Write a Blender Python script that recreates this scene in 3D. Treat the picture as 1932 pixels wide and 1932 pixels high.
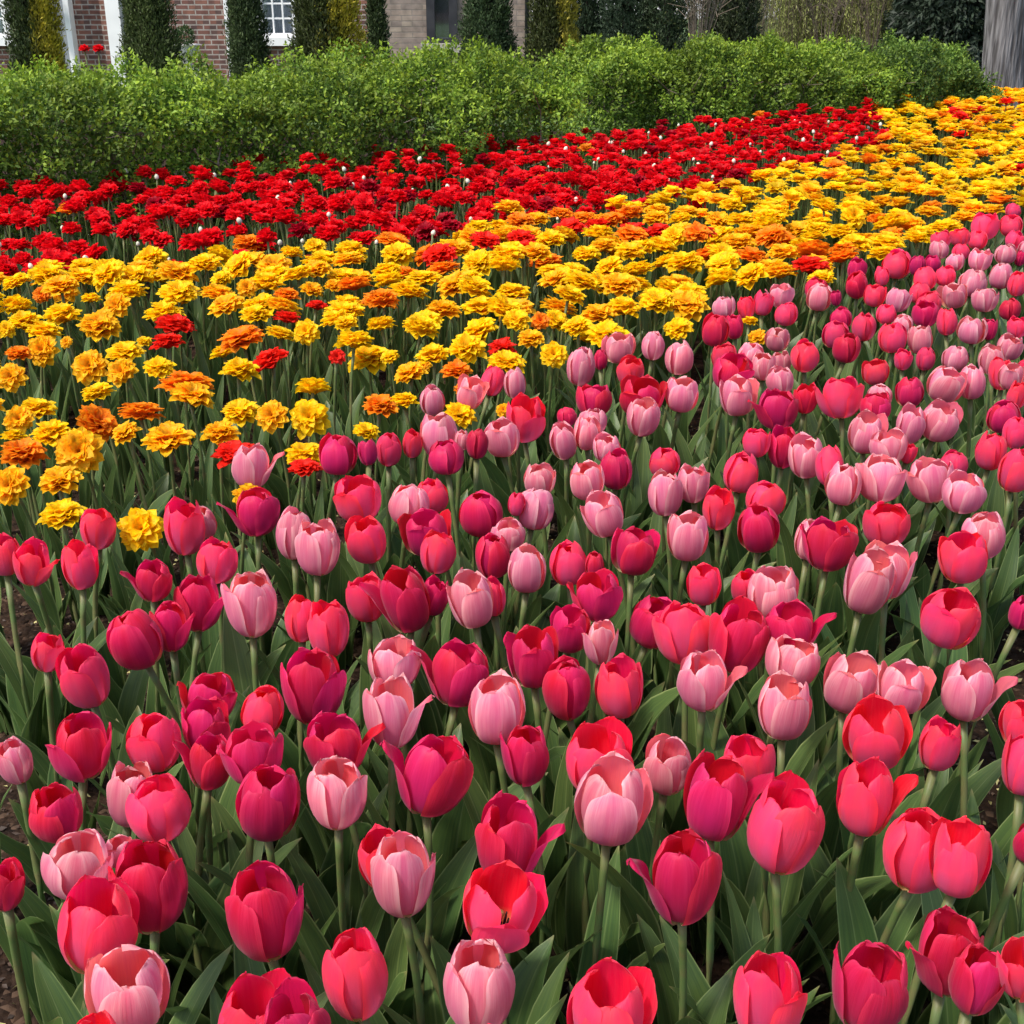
import bpy, math, random
import numpy as np
from mathutils import Vector, Matrix, Euler, noise
R = math.radians
random.seed(7); rng = np.random.default_rng(11)
for o in list(bpy.data.objects): bpy.data.objects.remove(o)
scene = bpy.context.scene
COL = scene.collection

# ------------------------------------------------------------------ camera
F = 2388.0; S = 1932.0; PITCH = R(23.9); CZ = 1.55
cam_d = bpy.data.cameras.new('camera'); cam = bpy.data.objects.new('camera', cam_d); COL.objects.link(cam)
cam.location = (0, 0, CZ); cam.rotation_euler = (math.pi/2 - PITCH, 0, 0)
cam_d.sensor_width = 36; cam_d.lens = 36*F/S; cam_d.clip_start = 0.05; cam_d.clip_end = 2000
scene.camera = cam
# ------------------------------------------------------------------ light
SUN_EL, SUN_AZ = R(58), R(-122)      # azimuth measured from +Y towards +X
w = bpy.data.worlds.new("World"); scene.world = w; w.use_nodes = True
nt = w.node_tree; bg = nt.nodes['Background']
sky = nt.nodes.new('ShaderNodeTexSky'); sky.sky_type = 'NISHITA'; sky.sun_disc = False
sky.sun_elevation = SUN_EL; sky.sun_rotation = SUN_AZ; sky.dust_density = 3.0; sky.air_density = 1.0; sky.ozone_density = 1.0
nt.links.new(sky.outputs[0], bg.inputs[0]); bg.inputs[1].default_value = 0.15
sd = bpy.data.lights.new('sun', 'SUN'); sd.energy = 2.1; sd.angle = R(8.0); sd.color = (1, .95, .87)
sun = bpy.data.objects.new('sun', sd); COL.objects.link(sun)
sdir = Vector((math.sin(SUN_AZ)*math.cos(SUN_EL), math.cos(SUN_AZ)*math.cos(SUN_EL), math.sin(SUN_EL)))
sun.rotation_euler = sdir.to_track_quat('Z', 'Y').to_euler()
vs = scene.view_settings; vs.view_transform = 'Standard'; vs.look = 'None'; vs.gamma = 1; vs.exposure = 1.0

# ------------------------------------------------------------------ helpers
def ray(px, py):
    x = (px-966)/F; y = -(py-966)/F
    return Vector((x, math.cos(PITCH)+y*math.sin(PITCH), -math.sin(PITCH)+y*math.cos(PITCH)))
def atz(px, py, z):
    d = ray(px, py); t = (z-CZ)/d.z
    return Vector((0,0,CZ))+d*t, t
def atY(px, py, Y):
    d = ray(px, py); t = Y/d.y
    return Vector((0,0,CZ))+d*t
def proj(X, Y, Z):
    dz = Z-CZ; D = Y*math.cos(PITCH)-dz*math.sin(PITCH); u = Y*math.sin(PITCH)+dz*math.cos(PITCH)
    return 966+F*X/D, 966-F*u/D
def inpoly(x, y, P):
    c = False; n = len(P); j = n-1
    for i in range(n):
        xi, yi = P[i]; xj, yj = P[j]
        if (yi > y) != (yj > y) and x < (xj-xi)*(y-yi)/(yj-yi)+xi: c = not c
        j = i
    return c
def tag(o, label=None, cat=None, group=None, kind=None):
    if label: o['label'] = label
    if cat: o['category'] = cat
    if group: o['group'] = group
    if kind: o['kind'] = kind
    return o
def mk_mesh(name, V, Fc, mat=None, uv=None, col=None, smooth=True):
    """V (n,3); Fc (m,4) or list; uv per vertex (n,2); col per vertex (n,3)"""
    me = bpy.data.meshes.new(name)
    V = np.asarray(V, dtype=np.float32)
    if isinstance(Fc, np.ndarray):
        n, k = Fc.shape
        me.vertices.add(len(V)); me.vertices.foreach_set('co', V.ravel())
        me.loops.add(n*k); me.loops.foreach_set('vertex_index', Fc.astype(np.int32).ravel())
        me.polygons.add(n); me.polygons.foreach_set('loop_start', np.arange(n, dtype=np.int32)*k)
        me.update(calc_edges=True); me.validate()
    else:
        me.from_pydata([tuple(map(float, v)) for v in V], [], [tuple(f) for f in Fc]); me.update()
    if uv is not None:
        l = me.uv_layers.new(name='UVMap'); idx = np.zeros(len(me.loops), dtype=np.int32)
        me.loops.foreach_get('vertex_index', idx)
        l.data.foreach_set('uv', np.asarray(uv, dtype=np.float32)[idx].ravel())
    if col is not None:
        a = me.color_attributes.new('Col', 'FLOAT_COLOR', 'POINT')
        c = np.ones((len(V), 4), dtype=np.float32); c[:, :3] = col
        a.data.foreach_set('color', c.ravel())
    if smooth: me.polygons.foreach_set('use_smooth', np.ones(len(me.polygons), dtype=bool))
    if mat: me.materials.append(mat)
    return me
def link(name, data, parent=None, loc=(0,0,0), rot=(0,0,0), sc=(1,1,1)):
    o = bpy.data.objects.new(name, data); COL.objects.link(o)
    o.location = loc; o.rotation_euler = rot; o.scale = sc
    if parent: o.parent = parent
    return o
class MB:
    def __init__(s): s.V = []; s.F = []
    def box(s, x0, x1, y0, y1, z0, z1):
        b = len(s.V)
        s.V += [(x0,y0,z0),(x1,y0,z0),(x1,y1,z0),(x0,y1,z0),(x0,y0,z1),(x1,y0,z1),(x1,y1,z1),(x0,y1,z1)]
        s.F += [tuple(b+i for i in f) for f in ((0,3,2,1),(4,5,6,7),(0,1,5,4),(1,2,6,5),(2,3,7,6),(3,0,4,7))]
    def tube(s, pts, rad, n=8):
        b = len(s.V); m = len(pts)
        for i, p in enumerate(pts):
            p = Vector(p); d = Vector(pts[min(i+1, m-1)])-Vector(pts[max(i-1, 0)])
            if d.length < 1e-9: d = Vector((0,0,1))
            q = d.to_track_quat('Z', 'Y'); r = rad[i] if hasattr(rad, '__len__') else rad
            for k in range(n):
                a = 2*math.pi*k/n; s.V.append(tuple(p+q @ Vector((r*math.cos(a), r*math.sin(a), 0))))
        for i in range(m-1):
            for k in range(n):
                s.F.append((b+i*n+k, b+i*n+(k+1)%n, b+(i+1)*n+(k+1)%n, b+(i+1)*n+k))
        s.F.append(tuple(b+k for k in range(n))[::-1]); s.F.append(tuple(b+(m-1)*n+k for k in range(n)))
    def lathe(s, prof, c=(0,0,0), n=16):
        b = len(s.V)
        for r, z in prof:
            for k in range(n):
                a = 2*math.pi*k/n; s.V.append((c[0]+r*math.cos(a), c[1]+r*math.sin(a), c[2]+z))
        for i in range(len(prof)-1):
            for k in range(n): s.F.append((b+i*n+k, b+i*n+(k+1)%n, b+(i+1)*n+(k+1)%n, b+(i+1)*n+k))
    def build(s, name, mat, parent=None, smooth=False):
        return link(name, mk_mesh(name, s.V, s.F, mat, smooth=smooth), parent)

# ------------------------------------------------------------------ materials
def new_mat(name):
    m = bpy.data.materials.new(name); m.use_nodes = True
    t = m.node_tree; t.nodes.clear()
    out = t.nodes.new('ShaderNodeOutputMaterial'); return m, t, out
def N(t, typ, **kw):
    n = t.nodes.new(typ)
    for k, v in kw.items(): setattr(n, k, v)
    return n
def mix(t, fac, a, b, mode='MIX'):
    n = t.nodes.new('ShaderNodeMix'); n.data_type = 'RGBA'; n.blend_type = mode
    for s, v in ((n.inputs[0], fac), (n.inputs[6], a), (n.inputs[7], b)):
        if hasattr(v, 'links'): t.links.new(v, s)
        elif isinstance(v, (int, float)): s.default_value = v
        else: s.default_value = (*v, 1)
    return n.outputs[2]
def mth(t, op, a, b=0.0, clamp=False):
    n = t.nodes.new('ShaderNodeMath'); n.operation = op; n.use_clamp = clamp
    for i, v in enumerate((a, b)):
        if hasattr(v, 'links'): t.links.new(v, n.inputs[i])
        else: n.inputs[i].default_value = v
    return n.outputs[0]
def ramp(t, fac, stops):
    n = t.nodes.new('ShaderNodeMapRange'); n.clamp = True; n.interpolation_type = 'SMOOTHSTEP'
    t.links.new(fac, n.inputs[0]); n.inputs[1].default_value = stops[0]; n.inputs[2].default_value = stops[1]
    n.inputs[3].default_value = stops[2]; n.inputs[4].default_value = stops[3]
    return n.outputs[0]
def leafy(t, out, color, rough=.5, spec=.4, trans=.3, tcol=None, bump=None, sheen=0):
    p = N(t, 'ShaderNodeBsdfPrincipled'); p.inputs['Roughness'].default_value = rough
    p.inputs['Specular IOR Level'].default_value = spec
    if sheen: p.inputs['Sheen Weight'].default_value = sheen; p.inputs['Sheen Roughness'].default_value = .4
    tr = N(t, 'ShaderNodeBsdfTranslucent'); ms = N(t, 'ShaderNodeMixShader'); ms.inputs[0].default_value = trans
    t.links.new(color, p.inputs['Base Color']); t.links.new(tcol if tcol is not None else color, tr.inputs[0])
    if bump is not None: t.links.new(bump, p.inputs['Normal'])
    t.links.new(p.outputs[0], ms.inputs[1]); t.links.new(tr.outputs[0], ms.inputs[2]); t.links.new(ms.outputs[0], out.inputs[0])
def petal_mat(name, outer, edge, flame, low, inner, base, hs):
    m, t, out = new_mat(name)
    uv = N(t, 'ShaderNodeUVMap'); sp = N(t, 'ShaderNodeSeparateXYZ'); t.links.new(uv.outputs[0], sp.inputs[0])
    u, v = sp.outputs[0], sp.outputs[1]
    au = mth(t, 'ABSOLUTE', mth(t, 'SUBTRACT', mth(t, 'MULTIPLY', u, 2.0), 1.0))
    oi = N(t, 'ShaderNodeObjectInfo')
    # fine streaks running the length of the petal
    mp = N(t, 'ShaderNodeCombineXYZ'); t.links.new(mth(t, 'MULTIPLY', u, 16.0), mp.inputs[0]); t.links.new(mth(t, 'MULTIPLY', v, 1.6), mp.inputs[1])
    t.links.new(mth(t, 'MULTIPLY', oi.outputs['Random'], 50.0), mp.inputs[2])
    nz = N(t, 'ShaderNodeTexNoise'); nz.inputs['Scale'].default_value = 1.0; nz.inputs['Detail'].default_value = 3; t.links.new(mp.outputs[0], nz.inputs['Vector'])
    st0 = ramp(t, nz.outputs[0], (.35, .68, 0, 1))
    mp3 = N(t, 'ShaderNodeCombineXYZ'); t.links.new(mth(t, 'MULTIPLY', u, 55.0), mp3.inputs[0]); t.links.new(mth(t, 'MULTIPLY', v, 2.6), mp3.inputs[1]); t.links.new(mth(t, 'MULTIPLY', oi.outputs['Random'], 90.0), mp3.inputs[2])
    nv_ = N(t, 'ShaderNodeTexNoise'); nv_.inputs['Scale'].default_value = 1.0; nv_.inputs['Detail'].default_value = 2; t.links.new(mp3.outputs[0], nv_.inputs['Vector'])
    st = mth(t, 'ADD', mth(t, 'MULTIPLY', st0, .6), mth(t, 'MULTIPLY', ramp(t, nv_.outputs[0], (.38, .62, 0, 1)), .5))
    mp2 = N(t, 'ShaderNodeCombineXYZ'); t.links.new(mth(t, 'MULTIPLY', u, 2.5), mp2.inputs[0]); t.links.new(mth(t, 'MULTIPLY', v, 2.5), mp2.inputs[1])
    t.links.new(mth(t, 'MULTIPLY', oi.outputs['Random'], 31.0), mp2.inputs[2])
    nb = N(t, 'ShaderNodeTexNoise'); nb.inputs['Scale'].default_value = 1.0; nb.inputs['Detail'].default_value = 2; t.links.new(mp2.outputs[0], nb.inputs['Vector'])
    big = ramp(t, nb.outputs[0], (.35, .65, 0, 1))
    c = mix(t, mth(t, 'MULTIPLY', st, .45), outer, edge)
    fl = mth(t, 'MULTIPLY', ramp(t, au, (.0, .4, 1, 0)), ramp(t, v, (.25, .75, .2, 1)))
    c = mix(t, mth(t, 'MULTIPLY', fl, .55), c, flame)
    lowf = mth(t, 'MULTIPLY', ramp(t, v, (.25, .88, 1, 0)), ramp(t, au, (.5, 1.0, 1, .2)))
    c = mix(t, mth(t, 'MULTIPLY', lowf, mth(t, 'ADD', mth(t, 'MULTIPLY', big, .4), .55)), c, low)
    ef = mth(t, 'MAXIMUM', ramp(t, au, (.7, 1.0, 0, 1)), ramp(t, v, (.86, 1.0, 0, 1)))
    c = mix(t, mth(t, 'MULTIPLY', ef, .7), c, edge)
    c = mix(t, ramp(t, v, (.04, .13, 1, 0)), c, base)
    ci = mix(t, mth(t, 'MULTIPLY', st, .3), inner, flame)
    ci = mix(t, ramp(t, v, (.15, .35, 1, 0)), ci, base)
    ge = N(t, 'ShaderNodeNewGeometry')
    cc = mix(t, ge.outputs['Backfacing'], c, ci)
    h = N(t, 'ShaderNodeHueSaturation'); t.links.new(cc, h.inputs['Color'])
    t.links.new(mth(t, 'ADD', mth(t, 'MULTIPLY', oi.outputs['Random'], hs), .494-hs/2), h.inputs['Hue'])
    t.links.new(mth(t, 'ADD', mth(t, 'MULTIPLY', mth(t, 'FRACT', mth(t, 'MULTIPLY', oi.outputs['Random'], 7.3)), .3), .86), h.inputs['Value'])
    bp = N(t, 'ShaderNodeBump'); bp.inputs['Strength'].default_value = .4; bp.inputs['Distance'].default_value = .002
    t.links.new(mth(t, 'ADD', nz.outputs[0], mth(t, 'MULTIPLY', nv_.outputs[0], .5)), bp.inputs['Height'])
    leafy(t, out, h.outputs[0], rough=.5, spec=.28, trans=.46, bump=bp.outputs[0], sheen=.12)
    return m
PM = {
 'L': petal_mat('pale_pink_petal', (.76,.215,.28), (.92,.56,.55), (.72,.08,.18), (.62,.16,.28), (.84,.17,.16), (.80,.72,.38), .02),
 'R': petal_mat('coral_petal', (.86,.032,.078), (.93,.06,.085), (.88,.05,.07), (.60,.10,.23), (.84,.003,.026), (.75,.55,.22), .014),
 'M': petal_mat('magenta_petal', (.62,.008,.056), (.82,.04,.11), (.62,.004,.028), (.42,.014,.095), (.62,.004,.03), (.72,.60,.30), .02)}
def col_mat(name, rough=.5, spec=.4, trans=.25, varied=True):
    m, t, out = new_mat(name)
    a = N(t, 'ShaderNodeVertexColor'); a.layer_name = 'Col'
    c = a.outputs[0]
    if varied:
        tc = N(t, 'ShaderNodeTexCoord'); nz = N(t, 'ShaderNodeTexNoise'); nz.inputs['Scale'].default_value = 9; nz.inputs['Detail'].default_value = 3
        t.links.new(tc.outputs['Object'], nz.inputs['Vector'])
        h = N(t, 'ShaderNodeHueSaturation'); t.links.new(c, h.inputs['Color']); t.links.new(ramp(t, nz.outputs[0], (.3, .7, .82, 1.15)), h.inputs['Value'])
        c = h.outputs[0]
    leafy(t, out, c, rough, spec, trans); return m
M_DBL = col_mat('double_petal', .55, .22, .5)
M_LEAFC = col_mat('hedge_leaf', .55, .3, .34)
M_CON = col_mat('conifer_spray', .6, .3, .15)
def leaf_mat(name, base, dark, edge):
    m, t, out = new_mat(name)
    uv = N(t, 'ShaderNodeUVMap'); sp = N(t, 'ShaderNodeSeparateXYZ'); t.links.new(uv.outputs[0], sp.inputs[0])
    u, v = sp.outputs[0], sp.outputs[1]
    au = mth(t, 'ABSOLUTE', mth(t, 'SUBTRACT', mth(t, 'MULTIPLY', u, 2.0), 1.0))
    oi = N(t, 'ShaderNodeObjectInfo'); mp = N(t, 'ShaderNodeCombineXYZ')
    t.links.new(mth(t, 'MULTIPLY', u, 22.0), mp.inputs[0]); t.links.new(mth(t, 'MULTIPLY', v, 2.0), mp.inputs[1]); t.links.new(mth(t, 'MULTIPLY', oi.outputs['Random'], 40), mp.inputs[2])
    nz = N(t, 'ShaderNodeTexNoise'); nz.inputs['Scale'].default_value = 1; nz.inputs['Detail'].default_value = 3; t.links.new(mp.outputs[0], nz.inputs['Vector'])
    tc = N(t, 'ShaderNodeTexCoord'); n2 = N(t, 'ShaderNodeTexNoise'); n2.inputs['Scale'].default_value = 7; t.links.new(tc.outputs['Object'], n2.inputs['Vector'])
    c = mix(t, ramp(t, nz.outputs[0], (.3, .7, 0, 1)), base, dark)
    c = mix(t, mth(t, 'MULTIPLY', ramp(t, n2.outputs[0], (.45, .7, 0, 1)), .35), c, (.10,.15,.03))
    c = mix(t, mth(t, 'MULTIPLY', ramp(t, au, (.90, .99, 0, 1)), .65), c, edge)
    c = mix(t, mth(t, 'MULTIPLY', ramp(t, au, (.0, .06, 1, 0)), .3), c, edge)
    c = mix(t, ramp(t, v, (.955, .995, 0, .6)), c, (.30,.26,.10))
    h = N(t, 'ShaderNodeHueSaturation'); t.links.new(c, h.inputs['Color'])
    t.links.new(mth(t, 'ADD', mth(t, 'MULTIPLY', oi.outputs['Random'], .5), .75), h.inputs['Value'])
    t.links.new(mth(t, 'ADD', mth(t, 'MULTIPLY', mth(t, 'FRACT', mth(t, 'MULTIPLY', oi.outputs['Random'], 5.7)), .03), .485), h.inputs['Hue'])
    bp = N(t, 'ShaderNodeBump'); bp.inputs['Strength'].default_value = .3; bp.inputs['Distance'].default_value = .002; t.links.new(nz.outputs[0], bp.inputs['Height'])
    leafy(t, out, h.outputs[0], .42, .40, .36, bump=bp.outputs[0]); return m
M_LEAF = leaf_mat('tulip_leaf', (.100,.165,.042), (.064,.118,.036), (.34,.42,.16))
def plain(name, c1, c2, scale=8, rough=.7, bump=0.0, stretch=(1,1,1), spec=.3, det=5):
    m, t, out = new_mat(name)
    tc = N(t, 'ShaderNodeTexCoord'); mp = N(t, 'ShaderNodeMapping'); mp.inputs['Scale'].default_value = stretch; t.links.new(tc.outputs['Object'], mp.inputs[0])
    nz = N(t, 'ShaderNodeTexNoise'); nz.inputs['Scale'].default_value = scale; nz.inputs['Detail'].default_value = det; t.links.new(mp.outputs[0], nz.inputs['Vector'])
    p = N(t, 'ShaderNodeBsdfPrincipled'); p.inputs['Roughness'].default_value = rough; p.inputs['Specular IOR Level'].default_value = spec
    t.links.new(mix(t, ramp(t, nz.outputs[0], (.35, .65, 0, 1)), c1, c2), p.inputs['Base Color'])
    if bump:
        bp = N(t, 'ShaderNodeBump'); bp.inputs['Strength'].default_value = .8; bp.inputs['Distance'].default_value = bump
        t.links.new(nz.outputs[0], bp.inputs['Height']); t.links.new(bp.outputs[0], p.inputs['Normal'])
    t.links.new(p.outputs[0], out.inputs[0]); return m
M_STEM = plain('tulip_stem', (.085,.14,.04), (.12,.12,.045), 14, .5)
M_TWIG = plain('twig_bark', (.10,.075,.055), (.16,.13,.10), 30, .85)
M_BARK = plain('tree_bark', (.055,.05,.048), (.22,.21,.205), 34, .9, .05, (1, 1, .06), det=8)
M_DBARK = plain('dark_bark', (.04,.03,.025), (.09,.07,.055), 12, .9, .01, (1,1,.2))
M_WHITE = plain('white_paint', (.74,.74,.73), (.80,.80,.79), 3, .45)
M_SILL = plain('stone_sill', (.32,.29,.26), (.40,.37,.33), 6, .8, .002)
M_ROOF = plain('roof_shingle', (.05,.045,.045), (.09,.08,.08), 6, .9, .01, (1,1,6))
M_DARKF = plain('dark_frame', (.025,.025,.03), (.04,.04,.045), 5, .5)
M_CURT = plain('curtain', (.40,.42,.44), (.55,.56,.57), 9, .8, 0, (8,1,.3))
M_PIST = plain('pistil', (.30,.34,.10), (.40,.38,.14), 20, .5)
M_ANTH = plain('anther', (.02,.012,.02), (.05,.03,.03), 20, .8)
M_URN = plain('urn_stone', (.55,.54,.52), (.68,.67,.65), 10, .8, .002)
def glass_mat():
    m, t, out = new_mat('window_glass'); p = N(t, 'ShaderNodeBsdfPrincipled')
    p.inputs['Base Color'].default_value = (.9,.95,1,1); p.inputs['Roughness'].default_value = .03
    p.inputs['Transmission Weight'].default_value = 1; p.inputs['IOR'].default_value = 1.02
    gl = N(t, 'ShaderNodeBsdfGlossy'); gl.inputs['Roughness'].default_value = .05; gl.inputs[0].default_value = (.8,.85,.9,1)
    ms = N(t, 'ShaderNodeMixShader'); ms.inputs[0].default_value = .18
    t.links.new(p.outputs[0], ms.inputs[1]); t.links.new(gl.outputs[0], ms.inputs[2]); t.links.new(ms.outputs[0], out.inputs[0]); return m
M_GLASS = glass_mat()
def brick_mat(name, c1, c2, mortar, bw, rh, ms, tint, tscale=.5):
    m, t, out = new_mat(name)
    tc = N(t, 'ShaderNodeTexCoord'); sp = N(t, 'ShaderNodeSeparateXYZ'); t.links.new(tc.outputs['Object'], sp.inputs[0])
    cb = N(t, 'ShaderNodeCombineXYZ'); t.links.new(mth(t, 'ADD', sp.outputs[0], sp.outputs[1]), cb.inputs[0]); t.links.new(sp.outputs[2], cb.inputs[1])
    b = N(t, 'ShaderNodeTexBrick'); t.links.new(cb.outputs[0], b.inputs[0])
    b.inputs['Color1'].default_value = (*c1, 1); b.inputs['Color2'].default_value = (*c2, 1); b.inputs['Mortar'].default_value = (*mortar, 1)
    b.inputs['Scale'].default_value = 1; b.inputs['Brick Width'].default_value = bw; b.inputs['Row Height'].default_value = rh
    b.inputs['Mortar Size'].default_value = ms; b.inputs['Mortar Smooth'].default_value = .2; b.inputs['Bias'].default_value = -.1
    nz = N(t, 'ShaderNodeTexNoise'); nz.inputs['Scale'].default_value = 6; nz.inputs['Detail'].default_value = 5; t.links.new(cb.outputs[0], nz.inputs['Vector'])
    vo = N(t, 'ShaderNodeTexWhiteNoise'); vo.noise_dimensions = '2D'
    sx = N(t, 'ShaderNodeVectorMath', operation='DIVIDE'); t.links.new(cb.outputs[0], sx.inputs[0]); sx.inputs[1].default_value = (bw*.5, rh, 1)
    fl = N(t, 'ShaderNodeVectorMath', operation='FLOOR'); t.links.new(sx.outputs[0], fl.inputs[0]); t.links.new(fl.outputs[0], vo.inputs['Vector'])
    c = mix(t, mth(t, 'MULTIPLY', ramp(t, vo.outputs[0], (.55, .95, 0, 1)), .7), b.outputs[0], tint)
    c = mix(t, b.outputs['Fac'], c, mortar)
    h = N(t, 'ShaderNodeHueSaturation'); t.links.new(c, h.inputs['Color']); t.links.new(ramp(t, nz.outputs[0], (.3, .7, .75, 1.25)), h.inputs['Value'])
    p = N(t, 'ShaderNodeBsdfPrincipled'); p.inputs['Roughness'].default_value = .9; t.links.new(h.outputs[0], p.inputs['Base Color'])
    bp = N(t, 'ShaderNodeBump'); bp.inputs['Strength'].default_value = .7; bp.inputs['Distance'].default_value = .01; bp.invert = True
    t.links.new(b.outputs['Fac'], bp.inputs['Height']); t.links.new(bp.outputs[0], p.inputs['Normal'])
    t.links.new(p.outputs[0], out.inputs[0]); return m
M_BRICK = brick_mat('red_brick', (.20,.085,.06), (.13,.055,.045), (.30,.26,.23), .215, .076, .011, (.055,.04,.04))
M_STONE = brick_mat('grey_tan_stone', (.27,.21,.17), (.20,.16,.14), (.20,.17,.145), .34, .085, .008, (.33,.27,.21))

# ------------------------------------------------------------------ setting: ground
def gz(x, y):
    s = max(0, min(1, (y-12)/8)); s = s*s*(3-2*s)
    return -0.65*s
nx, ny = 90, 90
xs = np.sign(np.linspace(-1,1,nx))*np.abs(np.linspace(-1,1,nx))**2.6*400; ys = np.sign(np.linspace(-.6,1,ny))*np.abs(np.linspace(-.6,1,ny))**2.6*400
V = np.array([(x, y, gz(x, y)-.012) for y in ys for x in xs]); 
Fg = np.array([(j*nx+i, j*nx+i+1, (j+1)*nx+i+1, (j+1)*nx+i) for j in range(ny-1) for i in range(nx-1)])
M_LAWN = plain('lawn_grass', (.045,.085,.02), (.075,.11,.03), 14, .9, .03)
tag(link('lawn', mk_mesh('lawn', V, Fg, M_LAWN)), kind='structure')
def soil_mat():
    m, t, out = new_mat('dark_soil')
    tc = N(t, 'ShaderNodeTexCoord')
    vo = N(t, 'ShaderNodeTexVoronoi'); vo.inputs['Scale'].default_value = 75; t.links.new(tc.outputs['Object'], vo.inputs['Vector'])
    nz = N(t, 'ShaderNodeTexNoise'); nz.inputs['Scale'].default_value = 22; nz.inputs['Detail'].default_value = 8; t.links.new(tc.outputs['Object'], nz.inputs['Vector'])
    sp = N(t, 'ShaderNodeSeparateColor'); t.links.new(vo.outputs['Color'], sp.inputs[0])
    c = mix(t, ramp(t, nz.outputs[0], (.3, .7, 0, 1)), (.010,.0055,.0035), (.036,.020,.012))
    c = mix(t, ramp(t, sp.outputs[0], (.85, .97, 0, .6)), c, (.10,.062,.04))
    p = N(t, 'ShaderNodeBsdfPrincipled'); p.inputs['Roughness'].default_value = .95; p.inputs['Specular IOR Level'].default_value = .12; t.links.new(c, p.inputs['Base Color'])
    bp = N(t, 'ShaderNodeBump'); bp.inputs['Strength'].default_value = 1; bp.inputs['Distance'].default_value = .012
    t.links.new(mth(t, 'SUBTRACT', nz.outputs[0], mth(t, 'MULTIPLY', vo.outputs['Distance'], .6)), bp.inputs['Height']); t.links.new(bp.outputs[0], p.inputs['Normal'])
    t.links.new(p.outputs[0], out.inputs[0]); return m
def soil_h(x, y): return .014*noise.noise(Vector((x*6, y*6, 0)))+.007*noise.noise(Vector((x*28, y*28, 3)))+.012
nsx, nsy = 190, 220
X = np.linspace(-4.6, 7.5, nsx); Yv = .3+12*np.linspace(0, 1, nsy)**1.7
V = np.array([(x, y, soil_h(x, y)) for y in Yv for x in X])
Fg = np.array([(j*nsx+i, j*nsx+i+1, (j+1)*nsx+i+1, (j+1)*nsx+i) for j in range(nsy-1) for i in range(nsx-1)])
tag(link('soil_bed', mk_mesh('soil_bed', V, Fg, soil_mat())), kind='structure')
mb = MB(); mb.box(-14, 90, 48, 80, -.75, -.62)
tag(mb.build('road', plain('pale_paving', (.42,.41,.40), (.50,.49,.47), 3, .9)), kind='structure')

# ------------------------------------------------------------------ generic small-leaf clouds
def unit(v): return v/np.maximum(np.linalg.norm(v, axis=1, keepdims=True), 1e-9)
def leaf_cloud(P, D, Nn, L, W, col, fold=.15):
    """diamond leaves with a bent midrib: base at P, direction D, facing Nn"""
    n = len(P); D = unit(D); Sd = unit(np.cross(D, Nn)); Nn = np.cross(Sd, D)
    L = np.broadcast_to(L, n)[:, None]; W = np.broadcast_to(W, n)[:, None]
    a = P; b = P+D*L*.5+Sd*W*.5+Nn*W*fold; c = P+D*L-Nn*L*.12; d = P+D*L*.5-Sd*W*.5+Nn*W*fold; e = P+D*L*.52
    V = np.stack([a, b, c, d, e], 1).reshape(-1, 3)
    i = np.arange(n)[:, None]*5
    Fq = np.concatenate([i+[0, 1, 2, 4], i+[0, 4, 2, 3]], 0)
    return V, Fq, np.repeat(col, 5, axis=0)

# ------------------------------------------------------------------ house
HY = 22.0
def hx(px, py=50, Y=HY): return atY(px, py, Y).x
def hz(py, Y=HY): return atY(966, py, Y).z
house = link('house', None, None, (hx(500), HY, gz(0, HY)))
tag(house, 'red brick house with white framed windows and porch behind the left hedge', 'house')
def hb(name, boxes, mat, parent=house):
    mb = MB()
    for b in boxes: mb.box(*b)
    o = mb.build(name, mat); o.parent = parent; o.matrix_parent_inverse = Matrix.Translation(-house.location) if parent is house else parent_inv(parent)
    return o
def parent_inv(p): return (p.parent_matrix_acc).inverted() if hasattr(p, 'parent_matrix_acc') else Matrix.Translation(-house.location) @ Matrix.Identity(4)
zb = gz(0, HY)-.1; zt = 5.2
x_l = -14.; x_br = hx(694)
# openings
w1 = (hx(-75), hx(17)); w2 = (hx(489), hx(562)); door = (hx(92), hx(137)); zs = hz(72); 
def wall_boxes(x0, x1, ops, y0, y1):
    bs = []; cx = x0
    for (a, b, z0, z1) in sorted(ops):
        if a > cx: bs.append((cx, a, y0, y1, zb, zt))
        if z0 > zb: bs.append((a, b, y0, y1, zb, z0))
        bs.append((a, b, y0, y1, z1, zt)); cx = b
    bs.append((cx, x1, y0, y1, zb, zt)); return bs
def child_of(o, p):
    """re-parent keeping the world position (all house pieces are modelled in world space)"""
    o.parent = p; o.matrix_parent_inverse = Matrix.Identity(4); o.location = (0,0,0)
def hobj(name, boxes, mat, parent=None, smooth=False):
    mb = MB()
    for b in boxes: mb.box(*b)
    o = mb.build(name, mat)
    if parent is None: o.parent = house; o.location = -house.location
    else: o.parent = parent
    return o
hobj('wall', wall_boxes(x_l, x_br, [(w1[0], w1[1], zs, zs+1.5), (w2[0], w2[1], zs, zs+1.5), (door[0], door[1], zb, zb+2.2)], HY, HY+.3), M_BRICK)
hobj('wall', [(x_br, x_br+.002, HY+.3, HY+8, zb, zt), (x_l, x_l+.3, HY+.3, HY+8, zb, zt), (x_l+.3, x_br-.002, HY+7.7, HY+8, zb, zt)], M_BRICK)
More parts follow.
